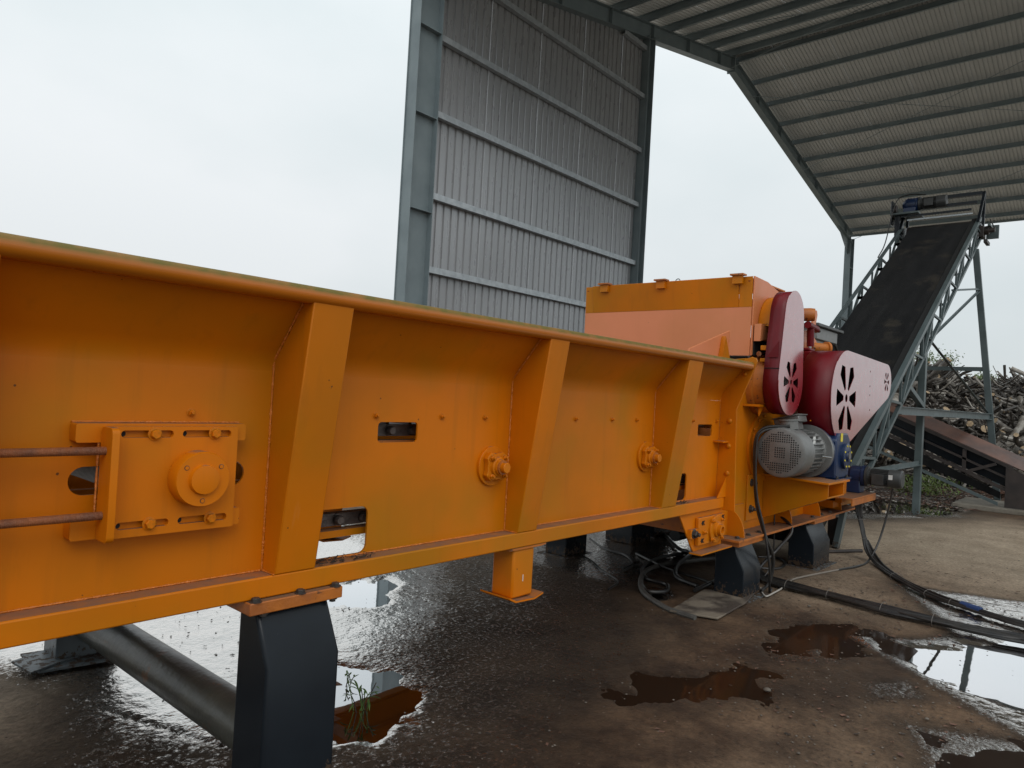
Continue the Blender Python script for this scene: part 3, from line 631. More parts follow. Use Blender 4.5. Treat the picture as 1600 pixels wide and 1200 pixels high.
# chain: plates and rollers
lk = MB()
lk.prism(rr(-.085,.085,-.027,.027,.026), 'XZ', -.006, .006)
for u in (-.065, .065): lk.lathe([(-.012,.021),(.0,.021),(.012,.021),(.02,.016)], (u,-.012,0), NY, 14)
lkm = lk.mesh('link', CHAIN)
for z, y in ((1.395, 2.60), (1.005, 2.60)):
    chn = MB().box(X0+.3, 5.2, y+.012, y+.05, z-.024, z+.024).build('drag_chain', CHAIN, tr)
    for i in range(42):
        o = bpy.data.objects.new('link', lkm); COL.objects.link(o); o.parent = chn; o.location = (-.3+.13*i, y-(.007 if i % 2 else 0), z)
b = MB()
for i in range(60):
    x = X0+.3+.14*i; b.box(x, x+.125, 2.66, 4.12, 1.405, 1.42); b.box(x, x+.02, 2.66, 4.12, 1.42, 1.45)
tag(b.build('apron_slats', RUSTD, tr, smooth=0), 'steel slats of the trough floor', None, kind='stuff')
del b
# take-up bearing behind the oblong opening
MB().lathe([(0,.12),(.01,.16),(.06,.16),(.07,.12),(1.4,.12)], (1.12, 2.62, 1.245), (0,1,0), 14).build('sprocket_shaft', SPRK, tr)
bp = MB().plate(rr(.852,1.272,1.066,1.424,.004,2), [rr(.880,1.045,1.387,1.411,.012), rr(1.075,1.247,1.387,1.411,.012), rr(.880,1.045,1.092,1.116,.012), rr(1.075,1.247,1.092,1.116,.012)], 'XZ', 2.412, 2.430)
bh = bp.build('bearing_plate', O, tr, smooth=.3)
MB().prism(rr(.757,1.311,1.372,1.432,.008,3), 'XZ', 2.431, 2.489).build('slide_strip', O, bh)
MB().prism(rr(.757,1.305,1.068,1.128,.008,3), 'XZ', 2.431, 2.489).build('slide_strip', O, bh)
MB().prism(rr(2.335,2.43,1.068,1.424,.02,4), 'YZ', .828, .851).build('end_plate', O, bh, bevel=.002)
hs = MB().lathe([(0,.094),(.055,.094),(.062,.0905),(.0622,.052),(.068,.050),(.078,.048),(.0785,.046)], (1.126,2.411,1.249), NY, 48).build('bearing_cap', O, bh)
for q_ in (35, 145, 270):
    c = Vector((1.126+.072*math.cos(R(q_)), 2.3495, 1.249+.072*math.sin(R(q_))))
    MB().lathe([(0,.0085),(.0015,.0085),(.0018,.0045)], c, NY, 14).build('socket_screw', BOLTM, bh)
    MB().lathe([(0,.0065),(.003,.0065)], c, NY, 12).build('socket_screw', O, bh)
for x, z in ((.983,1.399),(1.186,1.400),(.982,1.104),(1.186,1.104)): bolt(bh, (x, 2.412, z), NY, .0165, BM_H)
for x0_, z_ in ((.884,1.399),(1.080,1.399),(.884,1.104),(1.080,1.104)): MB().lathe([(0,.0095),(.001,.0095)], (x0_+.006, 2.4295, z_), NY, 14).build('slot_hole', BLACK, bh)
bead([(.856, 2.44, 1.068), (.826, 2.44, 1.068), (.826, 2.44, 1.42)], .004); bead([(.76, 2.486, 1.434), (1.31, 2.486, 1.434)], .003)
for z in (1.350, 1.149):
    prof = []; L_ = 1.4
    n = 330
    for i in range(n): prof += [(i*L_/n, .0135), ((i+.5)*L_/n, .0118)]
    MB().lathe(prof, (-.565, 2.385, z), (1,0,0), 14).build('threaded_rod', ROD, tr, smooth=1.2)
MB().prism(rr(2.335,2.43,1.068,1.424,.02,4), 'YZ', .02, .05).build('adjuster_plate', O, tr, bevel=.002)
for z in (1.350,1.149): bolt(tr, (.02, 2.385, z), NX, .02)
# flange bearings
for cx_ in (2.705, 4.255):
    b = MB().lathe([(0,.102),(.014,.102),(.016,.100)], (cx_,2.489,1.216), NY, 40); fb = b.build('flange_bearing', O, tr)
    MB().prism([(cx_+u,1.216+v) for u, v in [(c_*math.cos(R(t)),c_*math.sin(R(t))) for t in range(0,360,15) for c_ in [.086 if (t % 90) in (30,45,60) else .068]]], 'XZ', 2.440, 2.472).build('bearing_housing', O, fb, bevel=.004)
    MB().lathe([(0,.052),(.014,.050),(.018,.042),(.030,.040),(.031,.036),(.032,.027),(.066,.027),(.069,.024)], (cx_,2.440,1.216), NY, 28).build('shaft_end', O, fb)
    MB().lathe([(0,.0365),(.012,.0365)], (cx_,2.410,1.216), NY, 28).build('bearing_seal', OD, fb)
    for q_ in (45,135,225,315): bolt(fb, (cx_+.066*math.cos(R(q_)), 2.440, 1.216+.066*math.sin(R(q_))), NY, .0140)
# bracket with the square bearing under the trough end
br = MB().prism([(4.68,.784),(5.40,.784),(5.40,.49),(4.93,.49),(4.90,.51),(4.86,.56)], 'XZ', 2.425, 2.437).build('bearing_bracket', O, tr, bevel=.002)
MB().box(4.88,5.42,2.34,2.436,.478,.489).build('bracket_lip', O, tr)
sq = MB().box(4.93, 5.37, 2.392, 2.424, .535, .742).build('square_bearing', O, tr, bevel=.006)
MB().lathe([(0,.105),(.014,.105),(.018,.10)], (5.20,2.391,.636), NY, 36).build('bearing_ring', O, sq)
MB().lathe([(0,.060),(.02,.056),(.024,.045),(.05,.045),(.051,.028),(.03,.026)], (5.20,2.376,.636), NY, 30).build('shaft_end', O, sq)
for dx, dz in ((-.075,.07),(.075,.07),(-.075,-.07),(.075,-.07)): bolt(sq, (5.20+dx, 2.376, .636+dz), NY, .014)
MB().box(4.82,4.93,2.40,2.423,.60,.665).build('adjuster_lug', O, sq); bolt(sq, (4.87,2.40,.632), NY, .026, BM_S); bolt(sq, (5.01,2.391,.632), NY, .017)
for x_, z_ in ((4.995,.70),(4.995,.567),(5.335,.715)):
    fc = bpy.data.curves.new('cast_mark', 'FONT'); fc.body = '4K'; fc.size = .05; fc.extrude = .002; fc.align_x = 'CENTER'; fc.align_y = 'CENTER'; fc.materials.append(BLACK)
    tt_ = bpy.data.objects.new('t', fc); COL.objects.link(tt_); bpy.context.view_layer.update(); me_ = bpy.data.meshes.new_from_object(tt_); bpy.data.objects.remove(tt_); me_.name = 'cast_mark'; to = bpy.data.objects.new('cast_mark', me_); COL.objects.link(to); to.parent = sq; to.location = (x_, 2.3905, z_); to.rotation_euler = (R(90),0,0)

# trough legs
def leg(x0, x1, yf, yb, ztop, zch, ych, m, parent, sgn=1, base=True):
    """box leg, the upper front face slopes back; sgn=-1 mirrors to the far side"""
    cy = 3.36; my = lambda y: y if sgn > 0 else 2*cy-y
    b = MB().prism([(my(yf),.012),(my(yb),.012),(my(yb),ztop),(my(ych),ztop),(my(yf),zch)], 'YZ', x0, x1)
    lg = b.build('leg', m, parent, bevel=.008)
    if base: MB().box(x0-.06, x1+.06, min(my(yf-.06),my(yb+.04)), max(my(yf-.06),my(yb+.04)), .004, .0118).build('base_plate', LEGG if m is LEG else m, lg)
    return lg
lg = leg(1.388,1.700,2.315,2.54,.736,.545,2.418,LEG,tr); lg.modifiers[0].width = .016; lg.modifiers[0].segments = 4
MB().box(1.335,1.735,2.368,2.56,.737,.783).build('mounting_plate', OD, tr, bevel=.004)
for x in (1.365,1.55,1.71): bolt(tr, (x, 2.384, .783), PZ, .0165, BM_SH)
for x in (1.40,1.70): bolt(tr, (x,2.385,.737), (0,0,-1), .014, BM_SH)
leg(1.30,1.60,2.25,2.455,.748,.575,2.345,LEGG,tr,-1)
MB().box(1.26,1.66,4.20,4.46,.749,.783).build('mounting_plate', OD, tr, bevel=.004)
MB().prism([(1.20,4.50),(1.52,4.44),(1.56,4.12),(1.20,4.18)], 'XY', .020, .032).build('shim_plate', LEGG, tr)
MB().prism([(1.13,4.38),(1.42,4.50),(1.50,4.30),(1.16,4.16)], 'XY', .0325, .043).build('shim_plate', LEGG, tr)
MB().tube([(1.50,2.535,.205),(1.47,4.27,.205)], .096, 40).build('cross_pipe', PIPE, tr)
for x in (-2.2,): leg(x,x+.3,2.25,2.455,.748,.575,2.345,LEG,tr); leg(x,x+.3,2.25,2.455,.748,.575,2.345,LEGG,tr,-1)
# orange stub foot
for s in (1,-1):
    my = (lambda y: y) if s > 0 else (lambda y: 6.72-y)
    y0, y1 = sorted((my(2.41), my(2.56)))
    st = MB().box(2.84,3.01,y0,y1,.515,.772).build('stub_foot', O, tr, bevel=.012)
    MB().prism([(2.79,.530),(2.84,.505),(3.00,.497),(3.07,.515),(3.07,.523),(3.00,.506),(2.845,.514),(2.79,.539)], 'XZ', y0-.03, y1+.03).build('foot_plate', O, st)
    MB().prism([(2.80,.773),(3.06,.773),(3.10,.779),(3.10,.7845),(2.80,.7845)], 'XZ', y0-.008, y1+.02).build('shim_plate', OD, st)
    if s > 0: MB().box(2.92,2.926,y0-.0015,y0-.0003,.60,.635).build('paint_chip', WHITE, st)

# ------------------------------------------------------------ chipper
ch = thing('wood_chipper', 'orange wood chipper with red slotted belt guards and grey drive motor', 'wood chipper', (7, 3.36, 0))
# body plates
for yy in (2.50, 4.22):
    MB().prism([(5.42,.50),(8.95,.50),(8.98,1.3),(8.75,1.9),(8.3,2.25),(6.3,2.25),(5.98,2.02),(5.60,1.98),(5.42,1.60)], 'XZ', yy, yy+.014).build('side_plate', O, ch, bevel=.003)
MB().box(5.42,8.9,2.515,4.218,.52,.56).build('floor_plate', OD, ch); MB().box(5.425,5.44,2.515,4.218,.56,1.40).build('front_plate', OD, ch)
MB().box(6.4,8.7,2.515,4.218,2.20,2.24).build('top_plate', O, ch); MB().box(8.88,8.9,2.515,4.218,.6,1.3).build('rear_plate', O, ch)
# base flanges and gussets
for yy, s in ((2.30,1),(4.42,-1)):
    y0, y1 = sorted((yy, yy+.34*s)); MB().box(5.46,8.75,y0,y1,.505,.525).build('base_flange', OD, ch, bevel=.002)
MB().box(8.0,9.02,2.36,2.50,.56,.64).build('chassis_beam', O, ch, bevel=.003)
def gus(x, y0, y1, z0, z1):
    n = 8; P = [(y1,z0),(y1,z1)] + [(y1-(y1-y0)*math.sin(R(90*i/n)), z1-(z1-z0)*(1-math.cos(R(90*i/n)))) for i in range(1,n+1)]
    MB().prism(P, 'YZ', x, x+.012).build('gusset', O, ch)
for x in (5.62, 6.70, 7.50, 8.2): gus(x, 2.33, 2.499, .526, .75)
for x0_, x1_ in ((5.50,6.06),(7.30,7.96)):
    mp_ = MB().box(x0_,x1_,2.315,2.63,.465,.504).build('mounting_plate', OD, ch, bevel=.004)
    for i, xx in enumerate((x0_+.06,(x0_+x1_)/2,x1_-.06)):
        bolt(ch, (xx,2.36,.5255), PZ, .018, BM_SH); bolt(ch, (xx,2.36,.465), (0,0,-1), .018, BM_SH)
    MB().box(x0_,x1_,4.09,4.40,.465,.504).build('mounting_plate', OD, ch)
    xa = x0_+.155 if x0_ < 6 else x0_+.06; xb = x1_-.05 if x0_ < 6 else x1_-.1
    leg(xa, xb, 2.33,2.585,.464,.245,2.440,LEG,ch); leg(xa, xb, 2.33,2.585,.464,.245,2.440,LEG,ch,-1)
MB().box(6.75,7.15,4.05,4.4,.012,.5).build('leg', LEG, ch, bevel=.01)
MB().tube([(6.1,3.2,.34),(8.3,3.2,.34)], .055, 16).build('cross_pipe', LEG, ch)
MB().box(6.2,8.3,2.75,3.9,.38,.505).build('under_screen', LEG, ch)
MB().prism([(5.42,.76),(5.95,.76),(5.95,.527),(5.42,.527)], 'XZ', 2.478, 2.498).build('joint_plate', O, ch, bevel=.003)
# hood
hd = MB().box(5.90,5.912,2.485,4.225,2.035,2.455).build('hood', HOODM, ch, label='orange front plate of the feed hood, its pale sheen coloured in')
MB().prism([(5.90,2.457),(5.863,2.717),(5.875,2.722),(5.912,2.457)], 'XZ', 2.60, 4.13).build('hood_lip', O, ch)
for y0, y1 in ((2.485,2.597),(4.133,4.225)): MB().prism([(5.90,2.457),(5.885,2.717),(5.905,2.722),(5.912,2.457)], 'XZ', y0, y1).build('corner_plate', O, ch)
for y_ in (2.51,4.20): MB().lathe([(0,.012),(.002,.012)], (5.889,y_,2.685), NX, 14).build('lifting_hole', REDD, ch)
MB().box(5.914,6.7,2.50,4.21,2.700,2.712).build('hood_top', O, ch)
for yy in (2.470, 4.226):
    MB().prism([(5.913,2.035),(5.91,2.724),(6.20,2.715),(6.60,2.64),(7.05,2.44),(7.15,2.30),(7.1,2.24),(6.32,2.24)], 'XZ', yy, yy+.014).build('hood_side', HOODM, ch, bevel=.003)
MB().add([(6.6,2.485,2.63),(7.05,2.485,2.43),(7.05,4.225,2.43),(6.6,4.225,2.63)],[(0,1,2,3)]).build('hood_slope', O, ch)
for y_ in (2.60, 3.35, 3.98):
    h_ = MB().box(5.84,5.868,y_-.045,y_+.045,2.655,2.725).build('hinge', O, ch); MB().box(5.82,5.90,y_-.06,y_+.06,2.726,2.740).build('hinge', OD, ch)
MB().tube([(5.9,3.20+.025*math.cos(R(t)),2.715+.028*math.sin(R(t))) for t in range(0,181,20)], .004, 6).build('lifting_ring', BOLTM, ch)
bolt(ch, (5.9,4.10,2.12), NX, .008, BM_S); bolt(ch, (5.9,2.83,2.12), NX, .008, BM_S)
MB().box(5.93,5.96,2.52,4.20,1.96,2.03).build('hood_gap_shade', BLACK, ch)  # black strip stands in for the shaded gap under the hood plate
# arch cover, arms and roller seen beside the hood
P = [(6.32+.30*math.cos(R(t)), 2.32+.27*math.sin(R(t))) for t in range(0,181,12)]
Pi = [(6.32+.29*math.cos(R(t)), 2.32+.26*math.sin(R(t))) for t in range(180,-1,-12)]
MB().prism(P+Pi, 'XZ', 2.30, 2.468).build('arch_cover', O, ch); 
MB().prism(P, 'XZ', 2.462, 2.4695).build('arch_back', O, ch)
MB().prism([(6.02,2.30),(6.62,2.30),(6.62,2.315),(6.02,2.315)], 'XZ', 2.30, 2.462).build('arch_base', O, ch)
MB().box(5.935,6.62,2.4605,2.4685,2.04,2.299).build('recess_shade', BLACK, ch); MB().box(6.08,6.24,2.37,2.460,2.18,2.30).build('lug', OD, ch); MB().box(6.35,6.5,2.36,2.460,1.95,2.30).build('lug', OD, ch)  # black plate put in for the darkness inside the arch recess
MB().prism([(5.92,2.16),(5.92,2.31),(6.05,2.31),(6.05,2.25),(6.13,2.24),(6.13,2.20),(6.06,2.19)], 'XZ', 2.40, 2.460).build('latch_bracket', HOODM, ch, bevel=.003)
bolt(ch, (6.09,2.39,2.25), PZ, .02)
MB().box(5.93,6.3,2.35,2.40,2.085,2.125).build('arm', O, ch, bevel=.003); MB().box(5.93,6.3,2.35,2.40,1.985,2.015).build('arm', O, ch, bevel=.003)
MB().tube([(5.95,2.42,2.055),(6.35,2.42,2.055)], .022, 14).build('pivot_rod', CHROME, ch)
MB().lathe([(0,.27),(.05,.27),(.055,.25),(.14,.25),(.145,.10),(.2,.10)], (6.16,2.499,1.80), NY, 40).build('roller_housing', OD, ch)  # darker paint here stands in for the shade around the roller
MB().box(5.86,6.0,2.36,2.499,1.60,1.62).build('ledge', O, ch); MB().prism([(5.93,1.52),(5.93,1.60),(6.02,1.60)], 'XZ', 2.38,2.39).build('gusset', O, ch)
for q_ in (95,120,145): bolt(ch, (6.30+.28*math.cos(R(q_)), 2.470, 1.24+.28*math.sin(R(q_))), NY, .014, BM_R)
MB().lathe([(0,.31),(.02,.31),(.021,.25),(.03,.25)], (6.30,2.499,1.24), NY, 40).build('cover_ring', O, ch)
# belt guards: hull of two discs with slotted faces
def hull2(c1, r1, c2, r2, n=30):
    d = Vector((c2[0]-c1[0], c2[1]-c1[1])); D = d.length; th = math.atan2(d.y, d.x); al = math.acos((r1-r2)/D)
    pts = []
    for i in range(n+1):
        t = th+al+(2*math.pi-2*al)*i/n; pts.append((c1[0]+r1*math.cos(t), c1[1]+r1*math.sin(t)))
    for i in range(n//2+1):
        t = th-al+2*al*i/(n//2); pts.append((c2[0]+r2*math.cos(t), c2[1]+r2*math.sin(t)))
    return pts
def petals(c, r, rot=0):
    out_ = []
    for k in range(6):
        q = R(60*k+rot); e = lambda rr_, t: (c[0]+rr_*math.cos(q+t), c[1]+rr_*math.sin(q+t))
        out_.append([e(r*.26,-.22), e(r*.86,-.27), e(r,-.0) if k % 3 else e(r*.86,0), e(r*.86,.27), e(r*.26,.22)])
    out_.append(circ(c[0], c[1], r*.11, 12)); return out_
def guard(c1, r1, c2, r2, y0, y1, small=None, dots=(), pet=.62, lab=None, depth_m=REDD):
    H = hull2(c1, r1, c2, r2); hl = petals(c1, r1*pet)
    if small: hl += petals(c2, r2*small)
    hl += [circ(x, z, .011, 10) for x, z in dots]
    g = MB().plate(H, hl, 'XZ', y0, y0+.005).build('belt_guard', RED, ch, smooth=.3, label=lab)
    n = len(H); b = MB(); vs_ = []
    cx_ = sum(p[0] for p in H)/n; cz_ = sum(p[1] for p in H)/n
    for y in (y0+.0052, y1):
        for u, v in H: vs_.append((cx_+(u-cx_)*.992, y, cz_+(v-cz_)*.992))
    b.add(vs_, [(i, (i+1)%n, (i+1)%n+n, i+n) for i in range(n)]); b.fix = True
    o = b.build('guard_rim', depth_m, g, smooth=.25); sm = o.modifiers.new('thick', 'SOLIDIFY'); sm.thickness = .004; sm.offset = -1
    MB().prism([(cx_+(u-cx_)*.975, cz_+(v-cz_)*.975) for u, v in H], 'XZ', y1-.012, y1-.004).build('guard_inner_shade', BLACK, g)  # black sheet added so the inside of the guard looks dark
    # the sheave turning inside
    MB().lathe([(0,r1*.80),(.03,r1*.80),(.031,r1*.62),(.05,r1*.62),(.051,r1*.25),(.09,r1*.22)], (c1[0], y1-.0125, c1[1]), NY, 32).build('sheave', BOLTM, g)
    return g
guard((6.135,1.825), .285, (6.155,2.40), .215, 2.20, 2.335, pet=.70, lab='tall narrow red belt guard')
for z in (2.06,2.24): bolt(ch, (6.11 if z > 2.1 else 5.90, 2.26, z), NX, .014) if z < 2.1 else None
MB().box(5.86,5.868,2.205,2.33,1.925,1.932).build('guard_seam', BLACK, ch)
MB().prism([(2.22,2.02),(2.32,2.02),(2.22,2.16)], 'YZ', 5.868, 5.874).build('guard_tab', REDD, ch)
guard((7.02,1.725), .445, (8.43,1.945), .19, 2.00, 2.30, small=.60, dots=((7.78,2.02),(7.79,1.87),(7.80,1.78),(7.82,1.63)), pet=.78, lab='large tapering red belt guard with star of slots')
for x_ in (6.72,6.85): bolt(ch, (x_-.08, 2.19, 1.50), NX, .008, BM_R)
# hydraulic lift between the guards
MB().lathe([(0,.06),(.16,.065),(.2,.06)], (6.98,2.52,2.52), (.35,-.9,0), 24).build('lift_cylinder', OD, ch)
MB().prism([(7.17,2.42),(7.22,2.59),(7.28,2.59),(7.30,2.55),(7.25,2.41)], 'XZ', 2.39, 2.41).build('lift_plate', HOODM, ch)
MB().tube([(7.10,2.40,2.40),(7.14,2.40,2.14)], .022, 14).build('piston_rod', CHROME, ch); MB().tube([(7.10,2.385,2.42),(7.125,2.385,2.22)], .034, 14).build('piston_sleeve', REDD, ch)
MB().tube([(7.0,2.38,2.42),(7.26,2.38,2.40)], .035, 14).build('pivot_pin', REDD, ch); MB().tube([(7.26,2.38,2.40),(7.33,2.38,2.395)], .022, 12).build('pivot_pin', BOLTM, ch)
MB().box(7.03,7.24,2.34,2.42,2.06,2.17).build('pivot_block', REDD, ch, bevel=.015); MB().box(7.03,7.19,2.36,2.44,2.17,2.20).build('pivot_block', REDD, ch, bevel=.01)
MB().prism([(6.9,2.10),(6.97,2.35),(7.32,2.40),(7.55,2.29),(7.6,2.08)], 'XZ', 2.46, 2.472).build('rear_hood_plate', HOODM, ch)
MB().lathe([(0,.05),(.20,.05),(.202,.07),(.225,.07),(.226,.035),(.19,.03)], (7.32,2.46,2.23), (.85,-.5,0), 28).build('drum_end', OD, ch)
# drive motor terminal box behind
mm_ = MB().lathe([(0,.30),(.02,.32),(.9,.32),(.92,.3)], (8.45,3.2,1.95), (1,0,0), 32).build('main_motor', MOTD, ch)
MB().prism([(8.62,2.44),(9.40,2.44),(9.40,2.585),(8.62,2.585)], 'XZ', 2.82, 3.3).build('terminal_box', MOT, ch, bevel=.01)
MB().box(8.55,9.52,2.78,3.34,2.586,2.625).build('terminal_box_lid', MOTD, ch, bevel=.008); MB().box(8.7,9.30,2.86,3.26,2.2,2.439).build('terminal_box_neck', MOT, ch)
MB().box(8.2,9.0,2.6,4.1,1.3,1.62).build('motor_bed', O, ch)
MB().tube(catmull([(9.42,2.9,2.46),(9.6,2.9,2.44),(9.75,2.9,2.30),(9.85,2.9,2.1)]), .02, 8).build('motor_lead', RUB, ch)
MB().prism([(8.06,.62),(8.20,.62),(8.20,1.30),(8.06,1.30)], 'XZ', 2.29, 2.36).build('upright', O, ch, bevel=.003)
# side bracket carrying the gear motor
bk = MB().prism([(2.498,.60),(2.498,.985),(1.925,.965),(1.925,.855)], 'YZ', 6.374, 6.388).build('motor_bracket', O, ch)
MB().prism([(2.498,.60),(2.498,.985),(1.925,.965),(1.925,.855)], 'YZ', 6.80, 6.814).build('bracket_web', O, bk)
MB().prism([(2.498,.59),(2.498,.602),(1.925,.857),(1.925,.845)], 'YZ', 6.36, 6.83).build('bracket_bottom', O, bk)
MB().box(6.40,6.79,2.05,2.062,.83,.963).build('bracket_end', O, bk)
MB().prism([(2.498,.987),(1.90,.967),(1.90,.985),(2.498,1.005)], 'YZ', 6.30, 6.90).build('bracket_top', O, bk, bevel=.002)
MB().box(6.02,6.36,2.486,2.499,.60,1.0).build('bolt_plate', O, bk, bevel=.003)
for z in (.93,.70): bolt(ch, (6.10,2.486,z), NY, .026, BM_S)
# ------------------------------------------------------------ motors
def motor(parent, c, ax, r, L_, m, box_up=(0,0,1), name='electric_motor', fins=True, grille=True, lab=None):
    ax = Vector(ax).normalized(); c = Vector(c); up = Vector((0,0,1)); sd = ax.cross(up).normalized()
    mo = MB().lathe([(0,r*.86),(.012,r*.97),(.03,r),(L_*.36,r),(L_*.365,r*.965)], c, ax, 40).build(name, m, parent, label=lab)
    b = MB(); b.lathe([(L_*.33,r*.80),(L_*.86,r*.80),(L_*.88,r*.9),(L_*.93,r*.9)], c, ax, 32)
    for k in range(30):
        q = 2*math.pi*k/30; d = sd*math.cos(q)+up*math.sin(q)
        b.beam(c+ax*L_*.37+d*r*.86, c+ax*L_*.86+d*r*.86, .008 if r > .1 else .005, r*.16, d)
    tag(b.build('cooling_fins', m, mo, smooth=.4), 'cooling fins round the motor body', None, kind='stuff')
    MB().lathe([(L_*.93,r*1.12),(L_*1.0,r*1.12),(L_*1.005,r*1.08)], c, ax, 40).build('mounting_ring', m, mo)
    if grille:
        b = MB(); st = r*.088
        for i in range(-12,13):
            for j in range(-12,13):
                u, v = i*st, j*st; rd = math.hypot(u, v); ring = max(abs(u), abs(v))
                if rd > r*.80 or (r*.235 < ring < r*.36) : continue
                o_ = c - ax*.0018 + sd*u + up*v
                b.lathe([(0,st*.34),(.001,st*.34)], o_, ax, 6)
        tag(b.build('vent_holes', BLACK, mo, smooth=0), 'punched vent holes in the fan cover', None, kind='stuff')
    # terminal box
    t0 = c+ax*L_*.60; 
    def obox(cc, l, wd, h, nm, mt, bv=.006):
        b = MB(); cc = Vector(cc); bu = Vector(box_up).normalized()
        b.beam(cc-ax*l/2, cc+ax*l/2, wd, h, bu); b.build(nm, mt, mo, bevel=bv)
    bu = Vector(box_up).normalized()
    obox(t0+bu*r*1.02, L_*.20, r*.75, r*.34, 'terminal_box', m); obox(t0+bu*r*1.30, L_*.30, r*1.05, r*.26, 'terminal_box', m); obox(t0+bu*r*1.46, L_*.33, r*1.15, r*.05, 'box_lid', m, .003)
    return mo
mo1 = motor(ch, (5.97,2.205,1.225), (1,0,0), .212, .66, MOT, box_up=(0,.25,1), lab='grey gear motor with perforated fan cover')
MB().lathe([(0,.075),(.07,.075),(.072,.085),(.085,.085)], (6.12,2.19,1.42), (0,.1,1), 20).build('cable_gland', MOT, ch)
MB().tube([(6.40,2.0,1.20),(6.52,1.96,1.19)], .008, 8).build('lifting_eye', CHROME, ch)
MB().box(6.30,6.36,2.045,2.047,1.30,1.37).build('rating_plate', WHITE, ch)
gb = MB().prism([(6.70,.99),(7.08,.99),(7.10,1.1),(7.10,1.34),(7.02,1.40),(6.78,1.40),(6.70,1.34)], 'XZ', 1.97, 2.42).build('gearbox', BLUE, ch, bevel=.015)
MB().lathe([(0,.118),(.03,.118),(.035,.105),(.036,.05),(.05,.045)], (6.93,1.97,1.19), NY, 36).build('gearbox_cover', BLUE, gb)
MB().lathe([(0,.035),(.002,.035)], (6.92,1.918,1.20), NY, 20).build('shaft_cap', SPRK, gb)
for q_ in range(0,360,45): MB().lathe([(0,.009),(.006,.009)], (6.93+.10*math.cos(R(q_+20)),1.936,1.19+.10*math.sin(R(q_+20))), NY, 8).build('cover_screw', YEL, gb)
MB().box(6.80,6.86,1.9665,1.9685,1.325,1.40).build('warning_label', YEL, gb); MB().box(6.84,7.02,2.06,2.2,1.401,1.412).build('name_plate', WHITE, gb)
MB().lathe([(0,.17),(.1,.17),(.11,.235),(.14,.235)], (6.78,2.205,1.225), (-1,0,0), 36).build('adapter_flange', BLUE, gb)
MB().box(6.66,7.12,1.95,2.44,.975,.99).build('gearbox_foot', BLUE, gb)
for x_ in (6.74,7.02): bolt(ch, (x_,1.965,.9905), PZ, .013, BM_S)
# second motor, lying across, drives the discharge belt
MB().box(7.75,8.62,2.10,2.50,.700,.715).build('motor_shelf', OD, ch, bevel=.002); MB().box(7.75,8.62,2.10,2.112,.64,.699).build('shelf_lip', OD, ch)
mo2 = motor(ch, (8.45,1.80,.905), (0,1,0), .098, .36, MOTD, box_up=(-1,0,-.1), lab='dark grey motor lying across its shelf', grille=False)
gb2 = MB().lathe([(0,.115),(.03,.115),(.035,.105),(.14,.105),(.145,.09),(.26,.075),(.28,.05)], (8.45,2.165,.905), (0,1,0), 32).build('gearbox', BLUE, ch)
MB().box(8.36,8.54,2.2,2.4,.716,.86).build('gearbox_foot', BLUE, gb2, bevel=.01)
MB().box(8.352,8.354,1.88,1.92,.90,.95).build('rating_plate', WHITE, ch)

# ------------------------------------------------------------ discharge conveyor
cv = thing('belt_conveyor', 'tall inclined black belt conveyor on grey lattice frame rising under the roof', 'belt conveyor', (12.9, 3.2, 0))
S = .595
def zc(x): return 1.03+S*(x-9.32)
YN, YFA = 2.455, 3.935
nrm = Vector((-S,0,1)).normalized()
xa, xb = 8.3, 17.25
# belt with cross ribs
b = MB(); n = 520
prof = []
for i in range(n):
    x = xa+(xb-xa)*i/n; x2 = xa+(xb-xa)*(i+.55)/n
    prof += [(x, .004), (x2, .004), (x2, 0), (xa+(xb-xa)*(i+1)/n, 0)]
vs_ = []
for x, h in prof:
    vs_ += [(x-nrm.x*-0, 2.62, zc(x)-.03+h), (x, 3.76, zc(x)-.03+h)]
b.add(vs_, [(2*i, 2*i+2, 2*i+3, 2*i+1) for i in range(len(prof)-1)])
b.build('belt', BELT, cv, smooth=0)
